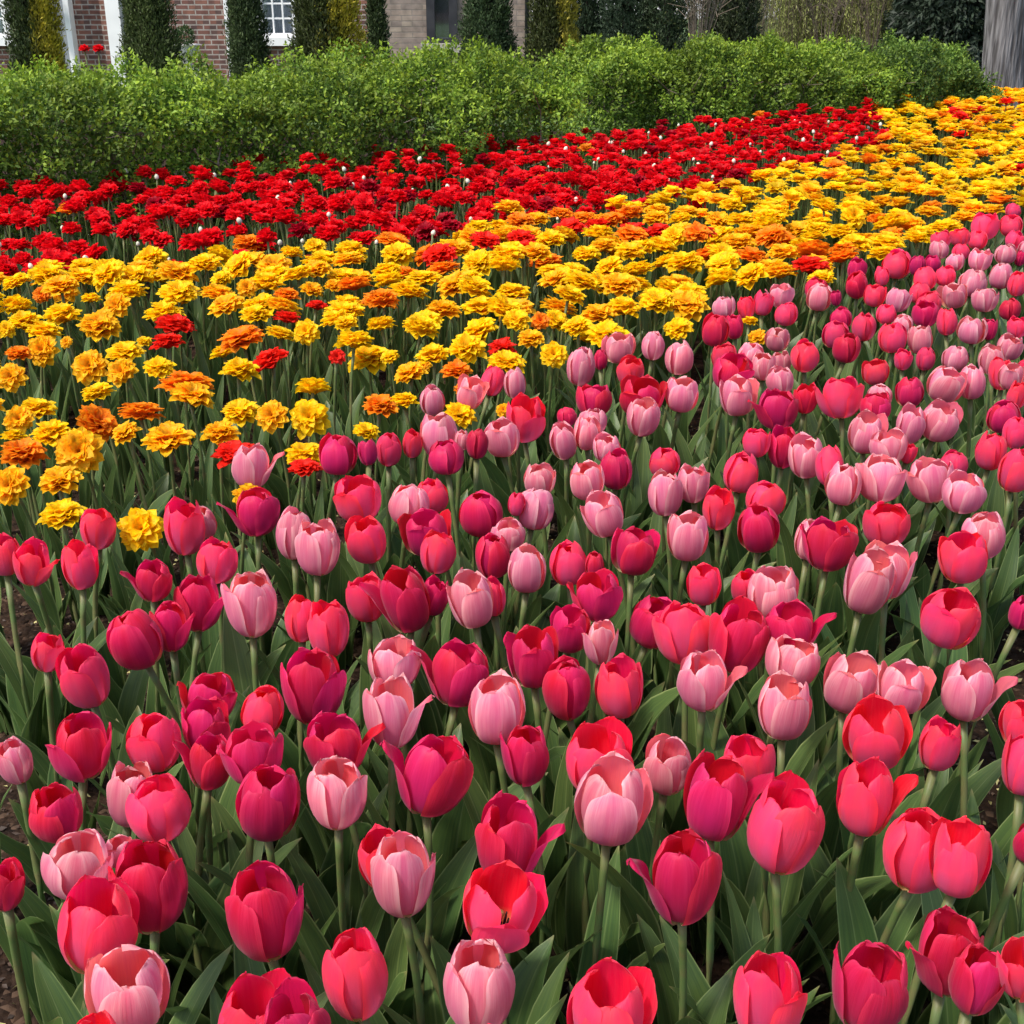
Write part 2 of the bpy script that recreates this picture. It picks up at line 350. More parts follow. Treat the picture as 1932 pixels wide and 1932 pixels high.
# brick pier next to the porch, standing proud
hobj('brick_pier', [(hx(196), hx(214), HY-.12, HY-.003, zb, zt)], M_BRICK)
def window(x0, x1, z0, z1, nxp, nzp, fm, cur=True):
    ft = .075
    fr = hobj('window', [(x0-.06, x0+ft, HY-.05, HY+.09, z0, z1), (x1-ft, x1+.06, HY-.05, HY+.09, z0, z1),
                    (x0+ft, x1-ft, HY-.05, HY+.09, z1-ft, z1), (x0+ft, x1-ft, HY-.05, HY+.09, z0, z0+ft)], fm)
    bars = []
    for k in range(1, nxp):
        xx = x0+ft+(x1-x0-2*ft)*k/nxp; bars.append((xx-.013, xx+.013, HY+.0, HY+.03, z0+ft, z1-ft))
    for k in range(1, nzp):
        zz = z0+ft+(z1-z0-2*ft)*k/nzp; bars.append((x0+ft, x1-ft, HY+.005, HY+.028, zz-.013, zz+.013))
    if bars: hobj('muntin', bars, fm, fr)
    hobj('pane', [(x0+ft, x1-ft, HY+.04, HY+.046, z0+ft, z1-ft)], M_GLASS, fr)
    if cur: hobj('curtain', [(x0, x1, HY+.2, HY+.21, z0, z1)], M_CURT, fr)
    else: hobj('blind', [(x0, x1, HY+.15, HY+.16, z0, z1)], plain('dark_blind', (.07,.07,.08), (.12,.12,.13), 8, .7, 0, (1,1,.2)), fr)
    return fr
f1 = window(w1[0], w1[1], zs, zs+1.5, 3, 6, M_WHITE); f2 = window(w2[0], w2[1], zs, zs+1.5, 3, 6, M_WHITE)
for f, ww in ((f1, w1), (f2, w2)): hobj('sill', [(ww[0]-.12, ww[1]+.12, HY-.12, HY-.052, zs-.11, zs+.02)], M_WHITE, f)
# porch: white pilasters and panelled door between them
dr = hobj('door', [(door[0]+.01, door[1]-.01, HY+.1, HY+.15, zb+.02, zb+2.18)], plain('door_paint', (.30,.33,.36), (.34,.37,.40), 3, .4))
mb = MB(); mb.lathe([(.0, -.03), (.03, -.02), (.035, 0), (.03, .02), (0, .03)], (door[0]+.1, HY+.07, zb+1.05), 10); o = mb.build('door_handle', M_DARKF, None, True); o.parent = dr
for a, b in ((84, 92), (137, 147), (214, 240)):
    hobj('porch_column', [(hx(a), hx(b), HY-.35, HY-.123, zb+.25, zt-.4), (hx(a)-.04, hx(b)+.04, HY-.4, HY-.122, zb, zb+.25), (hx(a)-.05, hx(b)+.05, HY-.4, HY-.122, zt-.4, zt-.2)], M_WHITE)
hobj('white_trim', [(hx(426), hx(434), HY-.06, HY-.003, zb, zt)], M_WHITE)
mb = MB(); c = (hx(116), HY-.55, hz(8)); mb.lathe([(0, -.28), (.03, -.24), (.05, -.2), (.11, -.16), (.12, .12), (.14, .14), (.02, .26), (0, .32)], c, 8)
mb.tube([(c[0], HY-.38, c[2]+.36), (c[0], c[1], c[2]+.36), (c[0], c[1], c[2]+.26)], .015, 6); mb.box(c[0]-.02, c[0]+.02, HY-.39, HY+.02, c[2]+.33, c[2]+.39)
o = mb.build('wall_lantern', M_WHITE); o.parent = house; o.location = -house.location
mb = MB(); yr = HY-.5; yb = HY+8.4; ym = (yr+yb)/2
mb.V = [(x_l-.4, yr, zt), (x_br+.4, yr, zt), (x_br+.4, yb, zt), (x_l-.4, yb, zt), (x_l-.4, ym, zt+2.6), (x_br+.4, ym, zt+2.6), (x_l-.4, yr, zt-.15), (x_br+.4, yr, zt-.15), (x_br+.4, yb, zt-.15), (x_l-.4, yb, zt-.15)]
mb.F = [(0,1,5,4), (2,3,4,5), (1,2,5), (3,0,4), (6,9,8,7), (6,7,1,0), (7,8,2,1), (8,9,3,2), (9,6,0,3)]
o = mb.build('roof', M_ROOF); o.parent = house; o.location = -house.location
# stone wing: a house of its own look next door
x0s, x1s = x_br+.004, hx(1003); ow = (hx(812), hx(856)); zs2 = hz(81)
_house_a = house
house = link('stone_house', None, None, ((x0s+x1s)/2, HY, gz(0, HY)))
tag(house, 'tan grey stone building with one dark narrow window between the conifers', 'house')
hobj('wall', wall_boxes(x0s, x1s, [(ow[0], ow[1], zs2, zs2+1.5)], HY+.02, HY+.32), M_STONE)
hobj('wall', [(x1s-.3, x1s-.003, HY+.323, HY+8, zb, zt), (x0s+.05, x1s-.303, HY+7.7, HY+8, zb, zt)], M_STONE)
f3 = window(ow[0], ow[1], zs2, zs2+1.5, 1, 1, M_DARKF, False)
hobj('sill', [(ow[0]-.16, ow[1]+.16, HY-.12, HY-.052, zs2-.14, zs2-.002)], M_SILL, f3)
mb = MB(); xd = hx(994); mb.tube([(xd, HY-.05, zb), (xd, HY-.05, zt)], .035, 8); o = mb.build('downpipe', M_DARKF, None, True); o.parent = house; o.location = -house.location
mb = MB(); a, b = x0s, x1s+.4
mb.V = [(a, yr, zt), (b, yr, zt), (b, yb, zt), (a, yb, zt), (a, ym, zt+2.2), (b, ym, zt+2.2), (a, yr, zt-.15), (b, yr, zt-.15), (b, yb, zt-.15), (a, yb, zt-.15)]
mb.F = [(0,1,5,4), (2,3,4,5), (1,2,5), (3,0,4), (6,9,8,7), (6,7,1,0), (7,8,2,1), (8,9,3,2), (9,6,0,3)]
o = mb.build('roof', M_ROOF); o.parent = house; o.location = -house.location
# white urn with a clipped plant
uy = 19.5; uz = gz(0, uy); ux = atY(352, 97, uy).x; utop = atY(346, 84, uy).z
urn = link('urn_planter', None, None, (ux, uy, uz)); tag(urn, 'white stone urn on a pedestal with a small green plant above the hedge', 'planter')
mb = MB(); hgt = utop-uz
mb.box(-.16, .16, -.16, .16, 0, max(.1, hgt-.35)); mb.lathe([(.05, hgt-.35), (.14, hgt-.34), (.06, hgt-.28), (.07, hgt-.22), (.17, hgt-.1), (.19, hgt-.02), (.22, hgt), (.17, hgt-.01), (.13, hgt-.06)], n=20)
mb.build('urn', M_URN, urn, False)
P = rng.normal(size=(700, 3)); P = unit(P)*rng.uniform(.3, 1, (700, 1))**.5*.13; D = P+rng.normal(size=P.shape)*.05
c = np.array([(.05,.10,.03)])*rng.uniform(.6, 1.4, (700, 1)); Vv, Ff, Cc = leaf_cloud(P+[0, 0, hgt+.12], D, rng.normal(size=P.shape), .04, .018, c)
link('plant', mk_mesh('plant', Vv, Ff, M_LEAFC, col=Cc), urn)

# ------------------------------------------------------------------ hedges
def hedge(A, B, thick, hA, hB, n, label, cbase, lsize=.028, lump=.19, seed=0, wob=1.0):
    A = np.array(A, float); B = np.array(B, float); L = np.linalg.norm(B-A); ax = (B-A)/L; nn = np.array([-ax[1], ax[0]])
    root = link('hedge', None, None, (*(A+B)/2, 0)); c0 = np.array([*(A+B)/2, 0])
    tag(root, label, 'hedge', 'clipped hedges along the tulip bed')
    r = np.random.default_rng(seed)
    def surf(s, q):   # s in 0..L along, q in 0..1 round the section from front foot over the top to the back foot
        h = hA+(hB-hA)*s/L
        per = h*2+thick; d = q*per; rr = .16
        y = np.where(d < h, 0, np.where(d < h+thick, d-h, thick)); z = np.where(d < h, d, np.where(d < h+thick, h, per-d))
        ny_ = np.where(d < h, -1., np.where(d < h+thick, 0, 1.)); nz_ = np.where((d >= h) & (d < h+thick), 1., 0.)
        # rounded shoulders
        fz = np.clip((z-(h-rr))/rr, 0, 1); fy0 = np.clip((rr-y)/rr, 0, 1); fy1 = np.clip((y-(thick-rr))/rr, 0, 1)
        pull = .10*fz*fz*(fy0**2+fy1**2)
        y = y+pull*(fy0-fy1); z = z-pull*.9
        ny_ = ny_-fy0*fz*.7*(nz_ > 0)+fy1*fz*.7*(nz_ > 0); nz_ = nz_+fz*.7*(nz_ == 0)
        e = .22; es = np.clip((e-s)/e, 0, 1); ee = np.clip((s-(L-e))/e, 0, 1)
        z = z-(es**2+ee**2)*.13*np.clip(z/h, 0, 1)**2
        return y, z, ny_, nz_, h
    m = int(n*1.6)
    s = r.uniform(0, L, m); q = r.uniform(.0, .80, m)
    y, z, ny_, nz_, h = surf(s, q)
    # ends
    ne = int(n*thick/(L+thick)*.9); s = np.concatenate([s, np.where(r.random(ne) < .5, 0, L)]); y = np.concatenate([y, r.uniform(0, thick, ne)])
    hh = hA+(hB-hA)*s/L; z = np.concatenate([z, r.uniform(0, 1, ne)*(hh[-ne:]-.03)]); ny_ = np.concatenate([ny_, np.zeros(ne)]); nz_ = np.concatenate([nz_, np.zeros(ne)])
    nx_ = np.zeros(len(s)); nx_[-ne:] = np.where(s[-ne:] > L/2, 1, -1)
    nloc = unit(np.stack([nx_, ny_, nz_], 1))
    lum = np.array([(.6-.45*(c > .7))*noise.noise(Vector((a*1.5+seed, b*1.5, c*1.2+5)))+noise.noise(Vector((a*3.6+seed, b*3.6, c*3.0)))+.55*noise.noise(Vector((a*8, b*8+seed, c*8))) for a, b, c in zip(s, y, z)])
    keep0 = ~((np.array([noise.noise(Vector((a*2.2+seed*3, b*2.2, c*2.6))) for a, b, c in zip(s, y, z)]) > .05) & (z < .62) & (r.random(len(s)) < .55))
    s, y, z, nloc, lum = s[keep0], y[keep0], z[keep0], nloc[keep0], lum[keep0]
    dep = np.abs(r.normal(0, .035, len(s)))
    base = np.stack([s, y, z], 1)+nloc*(lum*lump*wob-dep)[:, None]
    # each sample is a short shoot carrying several leaves
    k = 5
    P0 = np.repeat(base, k, 0); nl = np.repeat(nloc, k, 0)
    up = np.array([0, 0, 1.]); sd = unit(nl*.8+up*.9+r.normal(size=(len(base), 3)).repeat(k, 0)*.35)
    tpos = np.tile(np.linspace(0, 1, k), len(base))*.075+r.normal(0, .004, len(P0))
    P = P0+sd*tpos[:, None]
    D = unit(sd*.6+r.normal(size=P.shape)*.7); Nn = unit(sd+r.normal(size=P.shape)*.5)
    keep = P[:, 2] > .02
    w3 = lambda a: np.stack([A[0]+a[:, 0]*ax[0]+a[:, 1]*nn[0], A[1]+a[:, 0]*ax[1]+a[:, 1]*nn[1], a[:, 2]], 1)
    rot = lambda a: np.stack([a[:, 0]*ax[0]+a[:, 1]*nn[0], a[:, 0]*ax[1]+a[:, 1]*nn[1], a[:, 2]], 1)
    tone = np.repeat(np.array([1+.55*noise.noise(Vector((a*2.4, b*2.4+9, c*2.2+seed)))+.25*noise.noise(Vector((a*7, b*7, c*7+seed))) for a, b, c in base]), k)[keep][:, None]
    Pw = w3(P)[keep]-c0; Dw = rot(D)[keep]; Nw = rot(Nn)[keep]; nq = len(Pw)
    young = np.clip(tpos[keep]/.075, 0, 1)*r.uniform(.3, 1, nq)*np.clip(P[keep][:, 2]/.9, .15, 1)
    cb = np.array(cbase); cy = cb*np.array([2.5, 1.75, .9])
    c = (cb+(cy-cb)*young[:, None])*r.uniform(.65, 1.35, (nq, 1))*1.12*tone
    Vv, Ff, Cc = leaf_cloud(Pw, Dw, Nw, r.uniform(.7, 1.3, nq)*lsize, r.uniform(.8, 1.2, nq)*lsize*.55, c)
    link('foliage', mk_mesh('foliage', Vv, Ff, M_LEAFC, col=Cc), root)
    # woody inside
    mb = MB(); rr = random.Random(seed)
    for i in range(int(L*22)):
        s0 = rr.uniform(.05, L-.05); y0 = thick*rr.uniform(.3, .7); p = [s0, y0, 0]; pts = [tuple(p)]
        for j in range(4):
            p = [min(L-.03, max(.03, p[0]+rr.uniform(-.14, .14))), min(thick-.04, max(.04, p[1]+rr.uniform(-.22, .22))), p[2]+.2*(hA+(hB-hA)*s0/L)]
            pts.append(tuple(p))
        pw = w3(np.array(pts))-c0; mb.tube([tuple(v) for v in pw], [.010, .008, .006, .005, .003], 4)
        for j in range(1, 5):
            for _ in range(3):
                e = pw[j]+np.array([rr.uniform(-.2, .2), rr.uniform(-.35, .35), rr.uniform(.0, .18)]); ez = hA+(hB-hA)*s0/L-.04; e[2] = min(e[2], ez)
                mb.tube([tuple(pw[j]), tuple(e)], [.004, .002], 3)
    mb.build('branches', M_TWIG, root)
    # inner leaves filling the body
    ni = int(L*thick*5200); P = np.stack([r.uniform(.06, L-.06, ni), r.uniform(.08, thick-.08, ni), r.uniform(.03, 1, ni)**.8], 1)
    P[:, 2] *= (hA+(hB-hA)*P[:, 0]/L)-.06
    c = cb*r.uniform(.6, 1.1, (ni, 1)); Vv, Ff, Cc = leaf_cloud(w3(P)-c0, r.normal(size=P.shape), r.normal(size=P.shape), r.uniform(.9, 1.6, ni)*lsize, lsize*.8, c)
    link('inner_leaves', mk_mesh('inner_leaves', Vv, Ff, M_LEAFC, col=Cc), root)
sl = .588; g0 = (-2.4, 6.30)
fl = lambda x, off=0: g0[1]+(x-g0[0])*sl+off
hedge((-5.2, fl(-5.2)), (.40, fl(.40, -.02)), 1.2, .905, .85, 18000, 'nearest bright green clipped hedge on the left behind the red tulips', (.095,.180,.022), seed=3)
hedge((.62, fl(.62, 1.0)), (2.95, fl(2.95, .42)), 1.0, .85, .775, 9000, 'middle bright green hedge set back beyond the gap', (.095,.180,.022), seed=5)
hedge((2.98, fl(2.98, .50)), (3.78, fl(3.78, .35)), 1.15, .82, .70, 3600, 'short darker green hedge at the far right beside the grey trunk', (.065,.135,.026), seed=8)

# ------------------------------------------------------------------ trees
def conifer(px, wpx, Y, H, n, label, c_dark, c_gold=None, gside=0, taper=.62, seed=0, spray=.052, name='columnar_conifer', base=None, shape='col', group='columnar evergreens in front of the houses'):
    r = np.random.default_rng(seed+100); p = atY(px, 60, Y); D = Y*math.cos(PITCH)+(CZ-p.z)*math.sin(PITCH); rad = wpx/2*D/F
    g = gz(0, Y); root = link(name, None, None, (p.x, Y, g)); tag(root, label, 'tree', group)
    t = r.uniform(0, 1, n)**1.35; z = .1+t*(H-.1); a = r.uniform(0, 2*math.pi, n)
    lum = np.array([noise.noise(Vector((math.cos(b)*1.6+seed, math.sin(b)*1.6, c*1.7)))+.6*noise.noise(Vector((math.cos(b)*4+seed, math.sin(b)*4, c*5))) for b, c in zip(a, z)])
    prof = (1-t)**.8 if shape == 'col' else (1-t)**.9
    prof = prof*np.minimum(1, .8+z*.25)
    rr = rad*1.18*prof*(1+.42*lum)*(1-np.abs(r.normal(0, .16, n)))
    P = np.stack([np.cos(a)*rr, np.sin(a)*rr, z], 1); out = np.stack([np.cos(a), np.sin(a), np.zeros(n)], 1)
    up = np.array([0, 0, 1.]) if shape == 'col' else np.array([0, 0, -.35])
    k = 6; P = np.repeat(P, k, 0)+r.normal(0, .026, (n*k, 3)); out = np.repeat(out, k, 0); N_ = n*k
    D_ = unit(out*.55+up*.9+r.normal(size=(N_, 3))*.4); Nn = unit(out+r.normal(size=(N_, 3))*.7)
    c = np.array(c_dark)*r.uniform(.55, 1.5, (N_, 1))
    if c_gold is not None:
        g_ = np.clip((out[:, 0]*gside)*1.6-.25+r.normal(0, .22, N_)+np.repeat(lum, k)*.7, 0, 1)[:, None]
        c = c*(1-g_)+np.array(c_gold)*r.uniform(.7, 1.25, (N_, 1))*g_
    Vv, Ff, Cc = leaf_cloud(P, D_, Nn, r.uniform(.6, 1.3, N_)*spray, spray*.34, c, .1)
    link('crown', mk_mesh('crown', Vv, Ff, M_CON, col=Cc), root)
    mb = MB(); mb.tube([(0,0,-.1), (.01, 0, H*.3), (0, .01, H*.7), (0, 0, H*.97)], [rad*.18+.03, rad*.15+.02, rad*.08+.01, .01], 8)
    rq = random.Random(seed)
    for i in range(60):
        zz = rq.uniform(.15, H*.85); aa = rq.uniform(0, 6.28); rl = rad*.75*(1-zz/H)**.35
        mb.tube([(0, 0, zz), (math.cos(aa)*rl, math.sin(aa)*rl, zz+rl*.7)], [.018, .005], 4)
    mb.build('trunk', M_DBARK, root)
    m = n//2; t = r.uniform(0, .9, m); z = .08+t*H; a = r.uniform(0, 6.28, m); q = rad*np.sqrt(r.uniform(0, .7, m))*((1-t)**.35 if shape == 'col' else (1-t)**.9)*.85
    P = np.stack([np.cos(a)*q, np.sin(a)*q, z], 1); c = np.array(c_dark)*r.uniform(.5, 1, (m, 1))
    Vv, Ff, Cc = leaf_cloud(P, r.normal(size=P.shape)+[0, 0, .5], r.normal(size=P.shape), spray*1.6, spray*.9, c)
    link('inner_foliage', mk_mesh('inner_foliage', Vv, Ff, M_CON, col=Cc), root)
TY = 17.0
G1 = (.072,.098,.028); GD = (.054,.080,.028); GOLD = (.42,.34,.025)
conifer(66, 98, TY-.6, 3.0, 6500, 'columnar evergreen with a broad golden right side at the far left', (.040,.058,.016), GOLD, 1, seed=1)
conifer(281, 98, TY, 3.4, 6500, 'dark green columnar evergreen in front of the white porch column', G1, seed=2)
conifer(465, 72, TY, 3.0, 5000, 'narrow dark evergreen at the left edge of the white window', GD, seed=3)
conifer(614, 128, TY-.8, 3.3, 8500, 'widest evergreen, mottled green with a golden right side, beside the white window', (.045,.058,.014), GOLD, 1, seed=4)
conifer(712, 36, TY+1, 2.6, 2600, 'thinnest dark evergreen, at the joint of brick and stone', GD, seed=5)
conifer(921, 96, TY, 3.6, 6500, 'dense dark evergreen right of the dark stone house window', (.048,.078,.030), seed=6)
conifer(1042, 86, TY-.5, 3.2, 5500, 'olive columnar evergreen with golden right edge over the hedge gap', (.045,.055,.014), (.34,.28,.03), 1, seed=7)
conifer(1108, 70, TY+2, 4.2, 4500, 'slim blue green evergreen right of the olive one', (.038,.064,.032), seed=8)
conifer(1182, 110, TY+1, 4.4, 6500, 'broad blackish green evergreen, left one of the touching pair', (.036,.060,.032), seed=9)
conifer(1254, 90, TY+.7, 4.3, 5500, 'broad blackish green evergreen, right one of the touching pair', (.040,.062,.028), seed=10)
conifer(1378, 112, TY+.8, 4.3, 6500, 'dark round evergreen standing alone left of the willow', (.040,.052,.022), seed=11)
conifer(1790, 190, TY+3, 8.0, 9000, 'large dark spruce with drooping boughs behind the grey trunk', (.024,.038,.022), seed=12, spray=.11, name='spruce_tree', shape='cone', group=None)
conifer(1740, 110, TY+6, 7.5, 5000, 'smaller dark spruce left of the large spruce', (.014,.026,.014), seed=14, spray=.11, name='spruce_tree', shape='cone', group=None)
conifer(1960, 150, TY+5, 7.5, 5000, 'dark spruce at the right edge behind the trunk', (.014,.026,.014), seed=15, spray=.11, name='spruce_tree', shape='cone', group=None)
# bare twiggy shrub
def twig_shrub(px, Y, wd, H, label, seed, mat=M_TWIG, n=30):
    rr = random.Random(seed); p = atY(px, 60, Y); root = link('bare_shrub', None, None, (p.x, Y, gz(0, Y))); tag(root, label, 'shrub')
    mb = MB()
    for i in range(n):
        a = rr.uniform(0, 6.28); q = wd*rr.uniform(.2, 1); e = (math.cos(a)*q, math.sin(a)*q*.6, H*rr.uniform(.6, 1)); m_ = (e[0]*.35, e[1]*.35, e[2]*.55)
        mb.tube([(0,0,0), m_, e], [.010, .006, .002], 4)
        for j in range(12):
            t = rr.uniform(.35, 1); s = Vector(m_).lerp(Vector(e), t); mb.tube([tuple(s), tuple(s+Vector((rr.uniform(-.25, .25), rr.uniform(-.2, .2), rr.uniform(.05, .35))))], [.006, .002], 3)
    mb.build('twigs', mat, root)
    P = rng.normal(size=(500, 3))*[wd*.5, wd*.3, H*.25]+[0, 0, H*.65]; c = np.array([(.09,.10,.03)])*rng.uniform(.6, 1.4, (500, 1))
    Vv, Ff, Cc = leaf_cloud(P, rng.normal(size=P.shape), rng.normal(size=P.shape), .035, .015, c); link('buds', mk_mesh('buds', Vv, Ff, M_LEAFC, col=Cc), root)
twig_shrub(1318, TY-1.2, .45, 2.4, 'pale bare twiggy shrub between the dark evergreens', 4)
# willow
def willow(px, Y, H, spread, n, label, seed, hang=(.0, .45), colr=(.26,.29,.09)):
    rr = random.Random(seed); r = np.random.default_rng(seed); p = atY(px, 60, Y); g = gz(0, Y)
    root = link('weeping_willow', None, None, (p.x, Y, g)); tag(root, label, 'tree')
    mb = MB(); mb.tube([(0,0,-.1), (.06, 0, H*.3), (-.05, .05, H*.55)], [.26, .2, .16], 10); tips = []
    for i in range(14):
        a = i*2.4+rr.uniform(-.3, .3); q = spread*rr.uniform(.3, 1); e = (math.cos(a)*q, math.sin(a)*q*.7, H*rr.uniform(.75, .95))
        m_ = (e[0]*.4, e[1]*.4, H*.78); mb.tube([(-.05, .05, H*.52), m_, e], [.12, .07, .02], 6); tips.append((m_, e))
    mb.build('trunk', M_DBARK, root)
    Ps = []; Ds = []; st = MB()
    for i in range(n):
        m_, e = rr.choice(tips); s = Vector(m_).lerp(Vector(e), rr.uniform(0, 1.05))+Vector((rr.uniform(-.5, .5), rr.uniform(-.5, .5), rr.uniform(-.2, .3)))
        zl = H*rr.uniform(*hang)**1.5*.5; zz = np.arange(zl, s.z, .045); ph = rr.uniform(0, 6); sw = rr.uniform(.03, .12)
        xx = s.x+sw*np.sin(zz*1.5+ph); yy = s.y+sw*np.cos(zz*1.2+ph)
        Ps.append(np.stack([xx, yy, zz], 1)); 
        st.tube([(s.x+sw*math.sin(v*1.5+ph), s.y+sw*math.cos(v*1.2+ph), v) for v in (zl, zl+(s.z-zl)*.35, zl+(s.z-zl)*.7, s.z)], .004, 3)
    P = np.concatenate(Ps); m = len(P); D = r.normal(size=(m, 3))*.45+[0, 0, -1]
    c = np.array([colr])*r.uniform(.6, 1.5, (m, 1)); Vv, Ff, Cc = leaf_cloud(P, D, r.normal(size=(m, 3)), r.uniform(.05, .10, m), .02, c)
    link('crown', mk_mesh('crown', Vv, Ff, M_LEAFC, col=Cc), root); st.build('hanging_twigs', M_TWIG, root)
willow(1590, 26, 6.5, 2.5, 1150, 'olive weeping willow with hanging strands right of the dark evergreens', 21)
willow(1510, 31, 7, 3.2, 700, 'paler weeping willow farther back', 22, colr=(.30,.30,.15))
for i, (px, Y) in enumerate([(1480, 29), (1560, 23), (1650, 24), (1425, 24)]):
    twig_shrub(px, Y, .9, 1.9+.3*i, ['bare brown shrub left under the willow', 'bare brown shrub in front of the willow trunk', 'bare brown shrub right under the willow', 'bare brown shrub beside the lone round evergreen'][i], 60+i, M_TWIG, 15)
# grey trunk at the right
ty = 12.6; tp = atY(1903, 170, ty); D = ty*math.cos(PITCH)+(CZ-tp.z)*math.sin(PITCH)
tr = link('grey_tree', None, None, (tp.x, ty, gz(0, ty))); tag(tr, 'tall tree with a thick grey furrowed trunk at the upper right', 'tree')
n1, n2 = 140, 130; Vt = []; Ft = []
for j in range(n2):
    z = -.1+7*(j/(n2-1))**1.5; rb = 37*D/F*(1+.30*math.exp(-max(z, 0)/.35)-.03*z)
    for i in range(n1):
        a = 2*math.pi*i/n1; fur = noise.noise(Vector((math.cos(a)*8, math.sin(a)*8, z*1.3)))+.8*noise.noise(Vector((math.cos(a)*19+2*z, math.sin(a)*19, z*4)))
        r_ = rb*(1+.035*fur+.03*math.cos(3*a+1)); Vt.append((r_*math.cos(a)-.24*(1-math.exp(-max(z,0)/1.4))-.01*z, r_*math.sin(a), z))
Ft = np.array([(j*n1+i, j*n1+(i+1)%n1, (j+1)*n1+(i+1)%n1, (j+1)*n1+i) for j in range(n2-1) for i in range(n1)])
link('trunk', mk_mesh('trunk', Vt, Ft, M_BARK), tr)
mb = MB(); rr = random.Random(5); tips = []
for i in range(9):
    a = i*.75; q = rr.uniform(1.2, 2.4); b = (math.cos(a)*q, math.sin(a)*q, rr.uniform(7.2, 9)); mb.tube([(-.29, 0, 5.2+.18*i), (b[0]*.5, b[1]*.5, 6.7), b], [.1, .07, .02], 7); tips.append(b)
mb.build('limbs', M_BARK, tr)
P = np.concatenate([rng.normal(size=(900, 3))*[.6, .6, .45]+t_ for t_ in tips]); c = np.array([(.06,.10,.03)])*rng.uniform(.6, 1.4, (len(P), 1))
Vv, Ff, Cc = leaf_cloud(P, rng.normal(size=P.shape), rng.normal(size=P.shape), .09, .05, c); link('crown', mk_mesh('crown', Vv, Ff, M_LEAFC, col=Cc), tr)

# ------------------------------------------------------------------ tulip parts
def spline(pts, t):
    """Catmull-Rom through pts"""
    n = len(pts)-1; x = min(max(t, 0), 1)*n; i = min(int(x), n-1); f = x-i
    p0, p1, p2, p3 = (pts[max(i-1, 0)], pts[i], pts[i+1], pts[min(i+2, n)])
    return tuple(.5*(2*b+(c-a)*f+(2*a-5*b+4*c-d)*f*f+(3*b-a-3*c+d)*f**3) for a, b, c, d in zip(p0, p1, p2, p3))
PROF = {'c': [(.05,0),(.29,.045),(.45,.22),(.515,.48),(.485,.74),(.37,.93),(.20,1.04)],
        'o': [(.05,0),(.29,.05),(.45,.23),(.525,.50),(.525,.74),(.465,.92),(.37,1.03)],
        'f': [(.05,0),(.30,.06),(.46,.26),(.53,.50),(.57,.74),(.60,.92),(.60,1.02)],
        's': [(.05,0),(.30,.05),(.47,.20),(.58,.42),(.68,.62),(.78,.80),(.90,.94)],
        'i': [(.04,0),(.26,.05),(.38,.26),(.40,.5),(.33,.74),(.22,.9),(.14,.98)]}
HWID = [(.10,),(.34,),(.44,),(.475,),(.445,),(.33,),(.085,)]
def cup_petal(kind, phi, rs, hs, seed, nu=13, nv=17, wid=1.0, ruf=1.0, kind2=None, kb=0.0, pw=2.0, curl=0.0):
    r = random.Random(seed); V = []; UV = []
    a1, a2, a3 = r.uniform(0, 6), r.uniform(0, 6), r.uniform(0, 6); lean = r.uniform(-.05, .05); notch = r.uniform(0, .035); skew = r.uniform(-.07, .07)
    for j in range(nv):
        t = 1-(1-j/(nv-1))**1.45
        rad, z = spline(PROF[kind], t)
        if kind2: r2, z2 = spline(PROF[kind2], t); rad += (r2-rad)*kb; z += (z2-z)*kb
        rad *= rs; z *= hs
        hw = .475*wid*(.95+.1*rs)*(.22+.78*math.sin(min(t/.5, 1)*math.pi/2)**.9 if t < .5 else max(0, 1-((t-.5)/.5)**pw)**.5)+.004
        rho = max(rad*.96, .30) if kind != 's' else .38
        for i in range(nu):
            u = 2*i/(nu-1)-1
            th = u*hw/rho; x = (rad-rho)+rho*math.cos(th); y = rho*math.sin(th)
            # crease along the midrib, ruffled edge, notched tip
            x -= .018*math.exp(-(u/.16)**2)*math.sin(math.pi*min(1, t*1.05))
            ed = abs(u)**2.5*min(1, t*1.6)
            x += curl*abs(u)**3*min(1, t*2)+curl*1.3*max(0, (t-.8)/.2)**2
            x += ruf*(.022*math.sin(t*9+a1+u)*ed+.012*math.sin(t*17+a2)*ed)
            zz = z-ed*.03+.02*ruf*math.sin(u*4+a3)*max(0, t-.7)/.3
            zz -= notch*math.exp(-(u/.3)**2)*max(0, (t-.85)/.15)
            if t > .7: tj = r.uniform(-1, 1)*(t-.7)/.3; zz += .009*ruf*tj; x += .006*tj
            if t > .8: zz -= .06*(1-math.cos(min(1.4, abs(u)*1.2)))*(t-.8)/.2
            y += skew*t*t*.8; x += lean*t*t
            c, s = math.cos(phi), math.sin(phi); V.append((x*c-y*s, x*s+y*c, zz)); UV.append(((u+1)/2, t))
    Fq = np.array([(j*nu+i, j*nu+i+1, (j+1)*nu+i+1, (j+1)*nu+i) for j in range(nv-1) for i in range(nu-1)])
    return np.array(V), Fq, np.array(UV)
